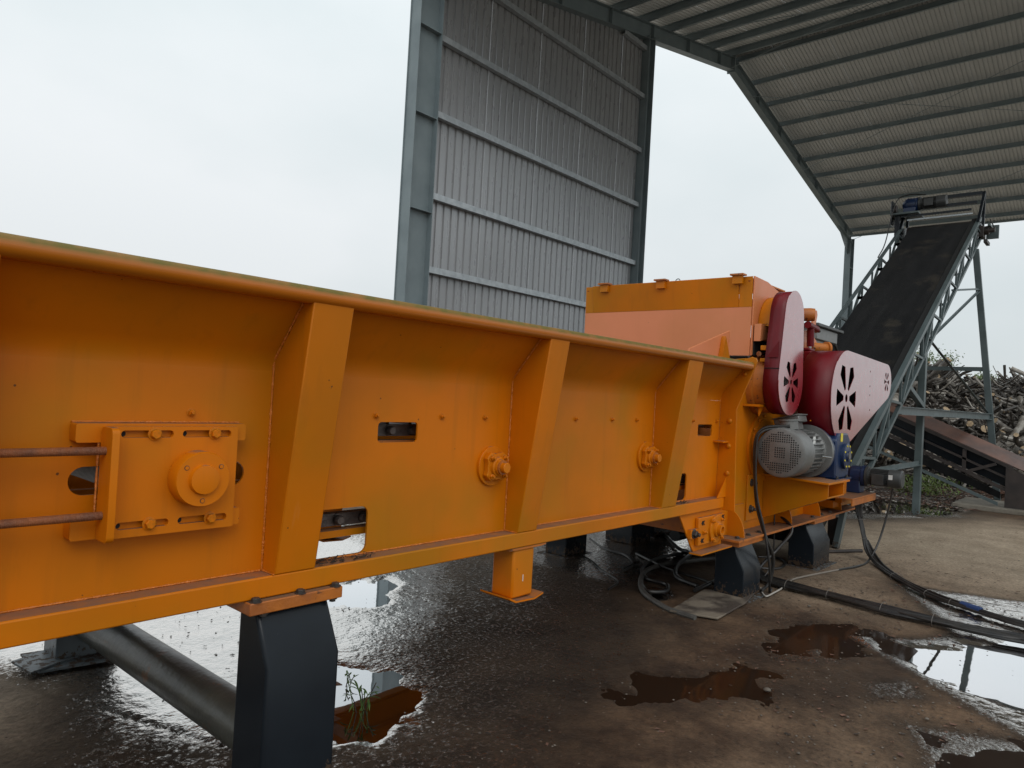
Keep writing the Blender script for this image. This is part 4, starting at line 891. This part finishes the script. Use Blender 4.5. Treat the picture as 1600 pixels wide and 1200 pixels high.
# return strand
MB().prism([(xa,zc(xa)-.36),(xb,zc(xb)-.36),(xb,zc(xb)-.35),(xa,zc(xa)-.35)], 'XZ', 2.64, 3.74).build('belt_return', BELT, cv, smooth=0)
MB().tube([(17.28,2.56,zc(17.28)-.22),(17.28,3.82,zc(17.28)-.22)], .17, 28).build('head_drum', RUSTD, cv)
MB().prism([(xa,zc(xa)-.02),(xb,zc(xb)-.02),(xb,zc(xb)+.02),(xa,zc(xa)+.02)], 'XZ', 2.535, 2.622).build('skirt_board', BLACK, cv, smooth=0)
MB().prism([(xa,zc(xa)-.30),(xb,zc(xb)-.30),(xb,zc(xb)-.06),(xa,zc(xa)-.06)], 'XZ', 2.60, 2.606).build('side_sheet', LEG, cv, smooth=0)
for y in (YN, YFA):
    s_ = 1 if y == YN else -1
    MB().prism([(xa+.7,zc(xa+.7)-.035),(xb,zc(xb)-.035),(xb,zc(xb)+.045),(xa+.7,zc(xa+.7)+.045)], 'XZ', y, y+(.07 if s_ > 0 else .035)*s_).build('top_chord', CONV, cv, smooth=0)
    MB().prism([(xa+1.15,zc(xa+1.15)-.47),(xb+.1,zc(xb+.1)-.47),(xb+.1,zc(xb+.1)-.405),(xa+1.15,zc(xa+1.15)-.405)], 'XZ', y, y+.05*s_).build('bottom_chord', CONV, cv, smooth=0)
    k = 0; x = 9.4
    while x < 17.0:
        x2 = x+.62
        if k % 2: MB().beam((x,y+.02*s_,zc(x)-.43),(x2,y+.02*s_,zc(x2)-.03),.04,.04,(0,1,0)).build('lattice_bar', CONV, cv, smooth=0)
        else: MB().beam((x,y+.02*s_,zc(x)-.03),(x2,y+.02*s_,zc(x2)-.43),.035,.035,(0,1,0)).build('lattice_bar', CONV, cv, smooth=0)
        MB().beam((x,y+.03*s_,zc(x)-.42),(x,y+.03*s_,zc(x)-.03),.03,.03,(0,1,0)).build('lattice_post', CONV, cv, smooth=0)
        if k % 2 == 0: MB().beam((x,YN+.07,zc(x)-.44),(x,YFA-.07,zc(x)-.44),.05,.04).build('cross_bar', CONV, cv, smooth=0)
        if k % 2: MB().beam((x+.2,2.57,zc(x+.2)-.07),(x+.2,3.86,zc(x+.2)-.07),.05,.05).build('idler_bar', LEG, cv, smooth=0)
        k += 1; x = x2
# head frame
for y, s_ in ((YN,1),(YFA,-1)):
    b = MB(); b.prism([(16.95,zc(16.95)+.05),(17.05,zc(17.05)+.05),(17.66,6.40),(17.60,6.42)], 'XZ', y, y+.05*s_)
    b.prism([(17.55,zc(17.5)-.35),(17.62,zc(17.5)-.35),(17.66,6.40),(17.60,6.40)], 'XZ', y, y+.05*s_)
    b.prism([(17.0,zc(17)),(17.6,zc(17.0)-.02),(17.6,zc(17.0)+.03),(17.0,zc(17)+.05)], 'XZ', y, y+.03*s_)
    b.prism([(17.1,zc(17.1)-.4),(17.5,zc(17.1)-.4),(17.5,zc(17.3)),(17.1,zc(17.1))], 'XZ', y+.06*s_, y+.065*s_)
    b.build('head_frame', LEG, cv, smooth=0)
MB().box(17.50,17.60,2.50,3.9,6.33,6.40).build('head_beam', LEG, cv); MB().box(17.15,17.22,2.54,3.9,6.06,6.12).build('head_beam', LEG, cv); MB().box(16.95,17.0,2.6,3.9,5.88,5.92).build('head_beam', LEG, cv)
MB().prism([(17.05,5.82),(17.12,5.84),(17.12,5.86),(17.05,5.85)], 'XZ', 2.6, 3.8).build('scraper_bar', GALV, cv)
pf_ = MB().box(16.85,17.45,3.55,4.10,5.93,5.97).build('motor_platform', CONV, cv, bevel=.004)
MB().box(16.95,17.35,3.92,4.02,5.40,5.93).build('platform_leg', LEG, cv)
mo3 = motor(cv, (17.15,3.08,6.19), (0,1,0), .13, .52, MOTD, box_up=(-1,0,-.15), lab='dark motor on the head of the conveyor', grille=False)
gb3 = MB().lathe([(0,.15),(.03,.15),(.04,.14),(.2,.15),(.24,.13),(.30,.08)], (17.15,3.61,6.18), (0,1,0), 28).build('gearbox', BLUE, cv)
MB().box(17.0,17.3,3.64,3.88,5.97,6.10).build('gearbox_foot', BLUE, gb3, bevel=.01)
MB().lathe([(0,.10),(.05,.10)], (17.1,4.02,6.10), (0,1,0), 20).build('drive_sprocket', RUSTD, cv); MB().box(16.98,17.22,4.08,4.12,5.75,6.28).build('chain_cover', LEG, cv, bevel=.04)
MB().tube(catmull([(17.0,3.45,6.33),(17.0,3.80,6.37),(16.95,4.02,6.2),(16.2,4.0,5.2),(15.5,3.95,4.75)]), .012, 6).build('motor_lead', RUB, cv)
# bearing block and screw at the near side of the head
bb = MB().box(17.15,17.45,2.40,2.49,5.35,5.58).build('head_bearing', RUSTD, cv, bevel=.01); MB().lathe([(0,.09),(.08,.09),(.085,.05),(.18,.05)], (17.28,2.40,5.50), NY, 20).build('bearing_cap', RUSTD, bb)
MB().box(17.1,17.7,2.28,2.33,5.56,5.60).build('bracket_arm', CONV, cv); MB().box(17.64,17.70,2.20,2.42,5.40,5.68).build('bracket_plate', CONV, cv); MB().tube([(17.2,2.3,5.7),(17.75,2.3,5.66)], .012, 8).build('tension_screw', RUSTD, cv)
MB().box(16.9,17.3,2.3,2.36,5.18,5.24).build('bracket_arm', RUSTD, cv)
# supports
for y, s_ in ((2.49,1),(3.89,-1)):
    MB().box(12.83,12.95,min(y,y+.10*s_)-.0,max(y,y+.10*s_),.015,3.05).build('support_post', CONV, cv, bevel=.004)
    MB().box(12.72,13.06,y-.12 if s_>0 else y-.22,y+.22 if s_>0 else y+.12,.004,.0145).build('base_plate', CONV, cv)
    ys = 2.47 if s_ > 0 else 3.91; sp = -1 if s_ > 0 else 1
    MB().beam((16.8,ys,5.02),(16.8,ys+sp*.56,.012),.11,.10,(1,0,0)).build('support_leg', CONV, cv)
    MB().box(16.65,16.95,ys+sp*.56-.12,ys+sp*.56+.12,.004,.011).build('base_plate', CONV, cv)
    f = lambda z: ys+sp*.56*(5.02-z)/5.0
    if s_ < 0: continue
    b = MB().hbeam((11.35,y+.03*s_,1.66),(16.75,f(1.66)-.0,1.66),.09,.12,.012,.008); b.build('tie_beam', CONV, cv, smooth=0)
    MB().angle((12.95,y+.02*s_,2.85),(16.8,f(1.72)+.05*sp*-1,1.72),.045,.006).build('brace', CONV, cv, smooth=0)
    MB().angle((12.95,y+.02*s_,2.80),(16.8,f(4.2),4.18),.035,.006).build('brace', CONV, cv, smooth=0)
    MB().angle((14.75,y+.02*s_,3.88),(16.8,f(4.2),4.20),.035,.006).build('brace', CONV, cv, smooth=0)
    MB().angle((12.88,y,1.72),(11.75,y+.02*s_,2.05),.07,.008).build('brace', CONV, cv, smooth=0)
    MB().angle((9.55,y+.03*s_,.82),(12.83,y+.03*s_,.82),.06,.007).build('tie_beam', CONV, cv, smooth=0)
MB().beam((9.3,2.53,.90),(8.75,2.53,.0),.09,.06,(0,1,0)).build('foot_strut', CONV, cv)
MB().beam((12.88,2.55,2.2),(12.88,3.83,2.2),.08,.08).build('cross_tie', CONV, cv); MB().beam((16.8,2.2,2.6),(16.8,4.18,2.6),.08,.08).build('cross_tie', CONV, cv)

# small rusted stand by the chipper
st = thing('rusted_stand', 'short rusted steel upright standing behind the rear chipper leg', 'steel stand', (9.0, 2.62, 0))
MB().box(8.92,8.94,2.54,2.68,0,.34).build('web', RUSTD, st); MB().box(8.94,9.10,2.66,2.68,0,.34).build('flange', RUSTD, st); MB().box(8.9,9.3,2.60,2.72,.341,.356).build('top_plate', RUSTD, st)

# ------------------------------------------------------------ infeed conveyor of rusty plate
ic = thing('infeed_conveyor', 'rusty brown steel infeed conveyor sloping down beneath the lattice frame', 'conveyor', (15.3, 2.5, 0))
def zi(y): return 1.29+(y-3.49)*.425
y0, y1 = 1.5, 4.6
MB().prism([(y0,zi(y0)+.30),(y1,zi(y1)+.30),(y1,zi(y1)+.36),(y0,zi(y0)+.36)], 'YZ', 14.98, 15.06).build('top_rail', RUSTD, ic)
b = MB(); b.add([(15.02,1.0,zi(1.0)+.37),(15.50,1.0,zi(1.0)+.56),(15.50,4.1,zi(4.1)+.56),(15.02,4.1,zi(4.1)+.37)], [(0,1,2,3)])
o = b.build('cover_plate', RUSTP, ic, smooth=0); sm = o.modifiers.new('t','SOLIDIFY'); sm.thickness = .01
MB().prism([(-1,zi(-1)+.62),(1.0,zi(1.0)+.42),(1.0,zi(1.0)+.46),(-1,zi(-1)+.66)], 'YZ', 15.0, 15.3).build('lower_cover', RUSTD, ic)
MB().prism([(y0,zi(y0)-.12),(y1,zi(y1)-.12),(y1,zi(y1)-.06),(y0,zi(y0)-.06)], 'YZ', 14.98, 15.03).build('bottom_rail', RUSTD, ic)
MB().prism([(y0,zi(y0)+.10),(y1,zi(y1)+.10),(y1,zi(y1)+.14),(y0,zi(y0)+.14)], 'YZ', 15.0, 15.05).build('middle_rail', RUSTD, ic)
for y in (4.3,3.6,2.9,2.2): MB().box(15.0,15.05,y,y+.06,zi(y)-.06,zi(y)+.30).build('stay', RUSTD, ic)
MB().beam((15.0,1.75,zi(1.75)+.28),(15.0,2.2,zi(2.2)-.1),.05,.05,(1,0,0)).build('stay', RUSTD, ic)
MB().prism([(1.0,.09),(1.60,.09),(1.60,zi(1.6)+.30),(1.0,zi(1.0)+.34),(-.4,.55),(-.4,.09)], 'YZ', 14.96, 14.975).build('side_panel', RUSTD, ic)
MB().prism([(y0,zi(y0)-.05),(y1,zi(y1)-.05),(y1,zi(y1)+.30),(y0,zi(y0)+.30)], 'YZ', 15.10, 15.11).build('inner_sheet', LEG, ic)
MB().prism([(1.7,.10),(y1,zi(y1)-.55),(y1,zi(y1)-.50),(1.7,.16)], 'YZ', 15.0, 15.04).build('lower_chord', CONV, ic)
MB().prism([(1.7,.2),(y1,zi(y1)-.45),(y1,zi(y1)-.15),(1.7,.32)], 'YZ', 15.3, 15.31).build('belt_return', BELT, ic)
cs = MB().box(14.75,16.2,-2,2.35,.001,.085).build('concrete_slab', CONC, bevel=.015); tag(cs, 'low concrete slab under the foot of the rusty infeed conveyor', 'slab')

# ------------------------------------------------------------ board and weed by the legs
bd = MB().prism([(4.86,2.56),(5.64,2.66),(6.05,2.36),(5.55,2.26),(4.98,2.23)], 'XY', .020, .034).build('ground_board', BOARD, bevel=.003); tag(bd, 'worn pale board lying under the foot of the middle dark leg', 'board')

# ------------------------------------------------------------ cables
def cable(pts, r, m=RUB, label='', group=None, n=8, parent=None, name='power_cable'):
    o = MB().tube(catmull(pts, n), r, 8).build(name, m, parent)
    if not parent: tag(o, label, 'cable', group)
    return o
def bundle(name, label, path, cnt, r, spread, ties):
    t = thing(name, label, 'cable bundle', path[0]); P = catmull(path, 10)
    offs = [(random.uniform(-1,1)*spread, random.uniform(0,1)*spread*.55) for _ in range(cnt)]
    for i, (u, v) in enumerate(offs):
        Q = []
        ph = random.random()*6; 
        for j, p in enumerate(P):
            tt = (P[min(j+1,len(P)-1)]-P[max(j-1,0)]).normalized(); sd = tt.cross(Vector((0,0,1)))
            if sd.length < .2: sd = Vector((0,1,0))
            sd.normalize(); wv = math.sin(j*.17+ph)*spread*.35
            q_ = p+sd*(u+wv); q_.z += v if p.z < .2 else 0
            q_.z = max(q_.z, .012); Q.append(q_)
        MB().tube(Q, r, 8).build('cable', RUB, t)
    for k in ties:
        j = int(k*(len(P)-1)); p = P[j]; tt = (P[min(j+1,len(P)-1)]-P[max(j-1,0)]).normalized(); sd = tt.cross(Vector((0,0,1))); sd = sd.normalized() if sd.length > .1 else Vector((0,1,0)); up = sd.cross(tt)
        ring = [p+Vector((0,0,spread*.3))*(1 if p.z < .2 else 0)+sd*math.cos(q)*(spread*1.25+r)+up*math.sin(q)*(spread*.75+r) for q in [i*math.pi/9 for i in range(19)]]
        MB().tube(ring, .0022, 5).build('cable_tie', SPRK, t)
    return t
bundle('cable_bundle', 'thick bundle of black cables running from the middle dark leg across the puddle',
       [(6.85,2.75,.03),(6.51,2.50,.03),(6.40,2.32,.03),(6.355,2.05,.03),(6.34,1.84,.03),(6.305,1.58,.03),(6.275,1.34,.03),(6.265,1.12,.03),(6.26,.90,.03),(6.28,.67,.03),(6.30,.50,.03),(6.35,0,.03),(6.5,-1,.03)], 11, .013, .050, (.2,.33,.47,.6))
bundle('cable_bundle', 'bundle of black cables hanging from the rear motor shelf and curving away over the floor',
       [(8.40,2.23,.70),(8.40,2.20,.50),(8.38,2.16,.32),(8.34,2.08,.12),(8.14,1.93,.03),(7.62,1.64,.03),(7.32,1.42,.03),(7.09,1.18,.03),(6.97,.97,.03),(6.85,.78,.03),(6.77,.56,.03),(6.7,0,.03),(6.8,-1,.03)], 8, .012, .036, (.12,.2,.42,.55,.63))
MB_sleeve = MB().tube(catmull([(7.0,1.01,.045),(6.95,.93,.045),(6.91,.86,.045)]), .030, 10).build('cable_sleeve', mat('blue_tape', (.02,.05,.16), .5)); tag(MB_sleeve, 'blue tape wound round the rear cable bundle', 'tape')
cable([(8.48,1.90,.80),(8.5,1.95,.50),(8.4,2.0,.2),(8.2,2.04,.03),(7.87,2.05,.025),(7.53,2.14,.02)], .011, label='single black lead looping down from the small rear motor to the floor')
cable([(7.53,2.14,.02),(7.13,2.23,.02),(6.73,2.30,.02),(6.52,2.26,.025)], .009, mat('muddy_grey_cable', (.22,.19,.16), .6), label='muddy pale grey cable lying on the floor past the two dark legs')
cable([(6.16,2.38,.02),(6.0,2.30,.02),(5.93,2.24,.02),(6.1,2.24,.02),(6.3,2.25,.02),(6.50,2.28,.02)], .007, mat('pale_cord', (.45,.42,.38), .6), label='thin pale cord curled at the foot of the middle dark leg')
cable([(6.05,2.16,1.45),(5.99,2.35,1.42),(5.95,2.41,1.30),(5.95,2.40,1.03),(5.96,2.37,.75),(6.0,2.30,.5),(6.15,2.28,.30),(6.15,2.30,.10),(6.02,2.32,.03)], .014, label='black motor cable dropping down the chipper side beside the bracket plate')
cable([(6.05,2.2,1.44),(5.96,2.37,1.38),(5.93,2.39,1.20),(5.94,2.37,.85),(5.97,2.30,.55),(6.02,2.26,.25),(6.1,2.28,.03),(6.2,2.3,.02)], .010, label='thinner black cable hanging next to the motor cable')
cable([(6.75,2.52,.62),(6.62,2.30,.50),(6.30,2.30,.36),(6.16,2.38,.22),(6.05,2.45,.05),(6.0,2.6,.02)], .014, label='black cable slanting down under the motor bracket')
cable([(6.5,2.42,.62),(6.52,2.42,.3),(6.50,2.45,.1),(6.35,2.5,.02),(6.1,2.55,.02)], .006, label='thin lead hanging straight under the motor bracket')
G = 'loose cables coiled on the wet floor under the chipper'
cable([(4.88,2.36,.02),(4.89,2.46,.02),(4.93,2.63,.02),(5.10,2.90,.025),(5.33,3.09,.03),(5.75,3.30,.03),(6.1,3.34,.03),(6.4,3.29,.03),(6.74,3.19,.03),(7.0,3.10,.03)], .022, RUBG, 'thick muddy hose curving from the board to the coil of cables', G)
cable([(5.35,3.10,.03),(5.20,2.95,.03),(5.32,2.85,.03),(5.52,2.95,.03),(5.56,3.17,.03),(5.9,3.4,.03),(6.5,3.5,.03),(7.2,3.3,.03),(7.0,2.9,.03),(6.2,2.75,.03),(5.55,2.70,.03)], .017, RUB, 'largest coil of black cable under the chipper', G)
cable([(6.35,3.75,.03),(6.03,3.24,.04),(5.96,2.88,.03),(5.92,2.65,.03),(6.3,2.7,.03)], .014, RUB, 'black cable crossing over the coil under the chipper', G)
cable([(7.6,4.15,.02),(7.43,4.0,.03),(6.93,3.58,.04),(6.75,3.35,.05),(6.2,3.2,.05),(5.8,3.0,.04),(5.7,2.75,.03)], .020, RUB, 'dark corrugated hose coming out from under the far chipper leg', G)
cable([(7.4,2.9,.02),(7.52,2.74,.02),(7.35,2.60,.02),(7.05,2.56,.02),(6.9,2.7,.02),(6.9,2.9,.02),(7.2,3.0,.02)], .013, RUB, 'small loop of cable between the two dark chipper legs', G)
cable([(5.9,4.6,.02),(5.8,4.0,.02),(5.5,3.6,.02),(5.3,3.3,.02),(5.0,3.2,.02)], .008, RUB, 'thin black wire trailing away under the trough', G)
cable([(6.6,4.5,.02),(6.3,4.1,.02),(6.2,3.8,.03),(5.95,3.55,.03),(5.7,3.5,.02)], .010, RUB, 'wavy black wire near the far chipper leg', G)
cable([(8.15,2.62,.02),(8.35,2.52,.02),(8.6,2.38,.02),(8.8,2.26,.02)], .02, RUSTD, 'dark rod lying on the floor behind the rear leg')

# ------------------------------------------------------------ litter
def in_pool(x, y):
    for P in POOLS.values():
        ins = False
        for i in range(len(P)):
            (x1, y1), (x2, y2) = P[i], P[(i+1) % len(P)]
            if (y1 > y) != (y2 > y) and x < (x2-x1)*(y-y1)/(y2-y1)+x1: ins = not ins
        if ins: return True
    return False
def scatter(name, cnt, areas, size, m, label, kind='flake', zoff=.006):
    b = MB()
    for i in range(cnt):
        x0_, x1_, yy0, yy1 = random.choice(areas); x = random.uniform(x0_, x1_); y = random.uniform(yy0, yy1)
        if x < 12 and random.random() < .93 and in_pool(x, y): continue
        s = size*random.uniform(.4, 1.6); q = random.random()*6.28; c, sn = math.cos(q), math.sin(q)
        if kind == 'flake':
            l, w_ = s, s*random.uniform(.2,.7); h = s*random.uniform(.05,.35); z = zoff+.003
            P = [(-l,-w_,0),(l,-w_*.5,h),(l*.8,w_,0),(-l*.6,w_,h*.6)]
            b.add([(x+u*c-v*sn, y+u*sn+v*c, z+t) for u,v,t in P], [(0,1,2,3)])
        else:
            P = [(1,0,0),(-.9,.2,0),(.1,1,0),(0,-.8,.1),(0,0,.55),(0,0,-.4)]
            b.add([(x+(u*c-v*sn)*s*random.uniform(.8,1.2), y+(u*sn+v*c)*s, zoff+s*.2+t*s) for u,v,t in P], [(0,2,4),(2,1,4),(1,3,4),(3,0,4),(2,0,5),(1,2,5),(3,1,5),(0,3,5)])
    return tag(b.build(name, m, smooth=0), label, None, kind='stuff')
scatter('dark_litter', 1700, [(1,8,-.5,2.4),(2.2,6,0,2),(1.3,5,2.6,5.5),(5.5,8.5,.5,2.6),(8,13,-1,3)], .010, DEBRIS, 'dark scraps of bark trodden into the mud')
scatter('floor_chips', 700, [(7.6,13,-1,3.2),(5.6,9,.4,2.4),(2.6,5.5,.2,2.0)], .013, CHIPS, 'red brown wood chips trodden into the floor')
scatter('pebbles', 1500, [(1,7,-.5,2.4),(2.5,5.6,.2,2),(1,5,2.6,5.5)], .006, STONE, 'small pebbles on the muddy ground', 'peb')
scatter('wood_chips', 9000, [(14.3,18,1.9,6.5),(15,20,1.2,5.2),(16,21,2,7)], .035, CHIPS, 'wood chips and bark scattered round the infeed conveyor', zoff=.02)
scatter('dark_chips', 5000, [(14.5,18,2.2,6.5),(16,21,2,7)], .04, DEBRIS, 'dark wet bark pieces round the infeed conveyor', zoff=.02)
b = MB()
for i in range(70):    # wet leaves caught in the window of the trough
    x = random.triangular(1.62, 1.98, 1.66); y = random.uniform(2.405,2.48); s = random.uniform(.006,.018); q = random.random()*6
    b.beam((x-s*math.cos(q), y, .868+random.random()*.008), (x+s*math.cos(q), min(2.485,max(2.40,y+s*math.sin(q))), .869+random.random()*.014), .005, .0015)
for i in range(26):
    x = random.triangular(4.60, 4.90, 4.64); y = random.uniform(2.41,2.48); s = random.uniform(.006,.016)
    b.beam((x-s, y, .868), (x+s, y, .872+random.random()*.008), .005, .0015)
tag(b.build('bark_scraps', DEBRIS, smooth=0), 'wet bark scraps caught on the trough ledge', None, kind='stuff')
rk = [(4.00,1.48,.022),(4.3,.75,.012),(3.4,1.1,.010),(5.95,1.9,.015),(6.1,1.7,.012)]
for i, (x, y, s) in enumerate(rk):
    b = MB(); b.lathe([(-s*.5,s*.5),(-s*.2,s*.95),(s*.2,s*.9),(s*.5,s*.4)], (x,y,.012+s*.3), (.2,.1,1), 7)
    tag(b.build('small_stone', STONE, smooth=.9), ['pale stone beside the shallow brown puddle','small stone near the right puddle edge','small stone on the bare brown mud in front','pebble close to the middle dark leg','pebble between the board and the cable bundle'][i], 'stone')

# weed in the puddle
def blade(b, p, d, l, w_, droop, n=6):
    p = Vector(p); d = Vector(d).normalized(); sd = d.cross(Vector((0,0,1))); sd = sd.normalized() if sd.length > .1 else Vector((1,0,0)); L_, R_ = [], []
    for i in range(n+1):
        t = i/n; c = p+d*l*t+Vector((0,0,-droop*l*t*t)); ww = w_*math.sin(math.pi*min(1,.12+t*.88))*.9; L_.append(c-sd*ww); R_.append(c+sd*ww)
    b.add(L_+R_, [(i, i+1, i+n+2, i+n+1) for i in range(n)])
def weed(name, loc, label, cnt, h, seed, m=LEAF):
    random.seed(seed); t = thing(name, label, 'weed', loc); b = MB()
    for i in range(cnt):
        q = random.random()*6.28; base = Vector(loc)+Vector((random.uniform(-.03,.03), random.uniform(-.03,.03), 0))
        top = base+Vector((math.cos(q)*h*.35, math.sin(q)*h*.35, h*random.uniform(.4,1)))
        MB().tube([base, (base+top)/2+Vector((0,0,h*.1)), top], .0025, 5).build('stem', DEBRIS if i % 2 else m, t)
        for k in range(2): blade(b, base.lerp(top, random.uniform(.5,1)), (math.cos(q+random.uniform(-1,1)), math.sin(q+random.uniform(-1,1)), random.uniform(.2,1.2)), h*random.uniform(.35,.6), .006, random.uniform(.2,.7))
    b.build('leaves', m, t, smooth=0); return t
weed('weed', (2.20,2.80,-.004), 'small green weed standing in the puddle beside the nearest dark leg', 9, .13, 3)
weed('weed', (2.32,3.08,-.002), 'bent grass sprig at the far edge of the same puddle', 4, .07, 5)
random.seed(99)
wg = thing('weed_clump', 'bright green weed clump beyond the grey conveyor post', 'weed', (16.4,3.0,0))
b = MB()
for i in range(900):
    x, y = random.gauss(16.6,.45), random.gauss(3.15,.28); 
    blade(b, (x,y,random.uniform(0,.35)), (random.uniform(-1,1),random.uniform(-1,1),random.uniform(.3,1.6)), random.uniform(.06,.16), .014, .4, 3)
b.build('leaves', LEAFY, wg, smooth=0)

# ------------------------------------------------------------ log heap
def hz(x, y):       # height of the heap
    t = max(0, min(1, (x-18.8)/3.6)); s_ = min(1-max(0, (y-6.2)/2.4), (y+.6)/1.8); s_ = max(0, min(1, s_))
    return (2.45+.25*math.sin(y*1.3+.5)+.12*math.sin(y*3.1)+(.1 if y > 3.6 else 0)+.03*(x-22))*(t**.8)*s_**.6
core = MB(); gx2 = [18.8+.45*i for i in range(28)]; gy2 = [-7+.5*j for j in range(33)]
core.add([(x, y, max(-.04, hz(x,y)-.28+random.uniform(-.08,.08))) for x in gx2 for y in gy2],
         [(i*33+j, (i+1)*33+j, (i+1)*33+j+1, i*33+j+1) for i in range(27) for j in range(32)])
tag(core.build('heap_core', DEBRIS), 'dark matted bark and twigs inside the log heap', None, kind='stuff')
def logshape(b, p, d, L_, r, bend, n=7, seg=6):
    p = Vector(p); d = Vector(d).normalized(); sd = d.cross(Vector((0,0,1))); sd = sd.normalized() if sd.length > .1 else Vector((1,0,0)); up = sd.cross(d)
    k1, k2, ph = random.uniform(-1,1)*bend, random.uniform(-1,1)*bend, random.random()*6; fw = random.uniform(6,13); pts = []; rs = []
    for i in range(seg+1):
        t = i/seg-.5; pts.append(p+d*L_*t+sd*L_*(k1*(t*t*2)+.035*math.sin(t*fw+ph))+up*L_*(k2*(t*t*2)+.03*math.cos(t*fw+ph*2))); rs.append(r*(1.1-.5*(t+.5))*random.uniform(.86,1.14))
    b.tube(pts, rs, n)
CUT = mat('cut_wood', (.50, .38, .24), .7, col2=(.32, .22, .13), vs=20)
NL = 300
for i in range(NL):
    # the ones that show largest: on the front slope and crest seen past the conveyor
    y = random.uniform(.9, 6.6); x = 19.0+random.random()**1.2*4.6; 
    if y/x > .30: y *= .8
    r = random.choice([.028,.035,.045,.055,.07,.085]) if i > 14 else random.uniform(.10,.17)
    L_ = random.uniform(.8,2.2)
    q = random.gauss(1.57,.8); d = (math.cos(q)*.8, math.sin(q), max(-.6, min(.3 if x > 21.6 else .6, random.gauss(-.02,.28))))
    b = MB(); logshape(b, (0,0,0), d, L_, r, .55, 8 if r > .08 else 6, 9)
    mt = random.choices(BARKS, (5,3,3))[0]; o = b.build('log', mt, smooth=1.0); o.data.materials.append(CUT); [setattr(o.data.polygons[-j], 'material_index', 1) for j in (1, 2)]; o.location = (x, y, hz(x, y)+random.uniform(-.10,.10))
    tone = ['grey', 'dark', 'pale'][BARKS.index(mt)]; size = 'trunk piece' if i < 15 else ('thick branch' if r > .06 else ('branch' if r > .04 else 'thin branch'))
    zone = 'on the crest' if x > 21.9 else ('halfway up' if x > 20.3 else 'at the foot'); th = y/x
    side = 'left of grey post' if th > .21 else ('between conveyor supports' if th > .137 else 'right of slanting leg')
    lb = f'{tone} {size} {zone} of heap, {side}'
    tag(o, lb, 'log', f'{tone} {size}{"es" if size.endswith("h") else "s"} {zone} of the heap {side}')
for mi, mt in enumerate(BARKS):
    b = MB()
    for i in range((2600,2600,900)[mi]):
        x = 18.9+random.random()*6.5; y = random.uniform(-.5, 8.0)
        if hz(x,y) < .05: continue
        q = random.gauss(1.57,1.0); logshape(b, (x,y,hz(x,y)+random.uniform(-.2,.06)), (math.cos(q),math.sin(q),random.gauss(0,.20)), random.uniform(.5,1.7), random.choice([.012,.016,.022,.03,.04]), .6, 4, 6)
    tag(b.build('branch_tangle', mt, smooth=1.0), ['tangle of thin grey branches filling the heap','tangle of thin dark branches filling the heap','tangle of thin pale branches filling the heap'][mi], None, kind='stuff')
scatter('highlight_chips', 2600, [(14.2,18,2.2,6.0),(15.5,20,2,6.5)], .03, BARKS[2], 'pale wood chips standing in for bright highlights behind the conveyor post', zoff=.022)  # pale colour imitates white highlights among the chips
scatter('leaf_litter', 5000, [(17.4,19.6,-3,2.2),(17.8,20,-2,1.8)], .05, CHIPS, 'reddish leaf litter at the foot of the log heap', zoff=.10)
# rubble behind the conveyor foot
for i in range(26):
    x, y = random.uniform(15.8,19.5), random.uniform(3.6,5.8); s = random.uniform(.10,.28)
    b = MB(); b.lathe([(-s*.5,s*.4),(-s*.25,s*.9),(s*.1,s),(s*.4,s*.6),(s*.5,s*.2)], (0,0,0), (random.uniform(-.4,.4),random.uniform(-.4,.4),1), 7)
    o = b.build('rubble_stone', random.choice([CONC, STONE]), smooth=.8); o.location = (x, y, s*.35)
    tag(o, 'tan rubble stone lying behind the conveyor foot', 'stone', 'rubble stones behind the conveyor')

# ------------------------------------------------------------ trees behind the heap
def tree(loc, h, cr_, label, seed, m=LEAFY, leaves=2600):
    random.seed(seed); t = thing('tree', label, 'tree', loc); lx, ly, lz = loc
    b = MB(); b.tube(catmull([(lx,ly,0),(lx+.1,ly+.05,h*.4),(lx-.05,ly,h*.75)]), .14, 8, r2=.05); 
    cl = []
    for i in range(9):
        q = random.random()*6.28; e = Vector((lx+math.cos(q)*cr_*random.uniform(.3,.8), ly+math.sin(q)*cr_*random.uniform(.3,.8), h*random.uniform(.6,.98)))
        b.tube([(lx,ly,h*random.uniform(.35,.6)), (Vector((lx,ly,h*.6))+e)/2, e], .05, 6, r2=.012); cl.append(e)
    b.build('trunk', BARKS[1], t)
    b = MB()
    for i in range(leaves):
        c = random.choice(cl); p = c+Vector((random.gauss(0,cr_*.26), random.gauss(0,cr_*.26), random.gauss(0,cr_*.22)))
        s = random.uniform(.03,.075); u = Vector((random.gauss(0,1),random.gauss(0,1),random.gauss(0,1))).normalized()*s; v = u.orthogonal().normalized()*s*.5
        b.add([p-u, p+v, p+u, p-v], [(0,1,2,3)])
    b.build('crown', m, t, smooth=0)
tree((35.2,6.75,0), 4.3, .9, 'pale green tree behind the heap, next to the grey conveyor post', 21)
tree((38,5.1,0), 3.45, .8, 'small green tree peeking over the middle of the heap', 22)
tree((37,3.3,0), 3.05, .8, 'low bush at the far right behind the heap', 23, LEAF)
tree((37,12.5,0), 3.4, 1.8, 'tree behind the heap hidden by the red guards', 24, LEAF)
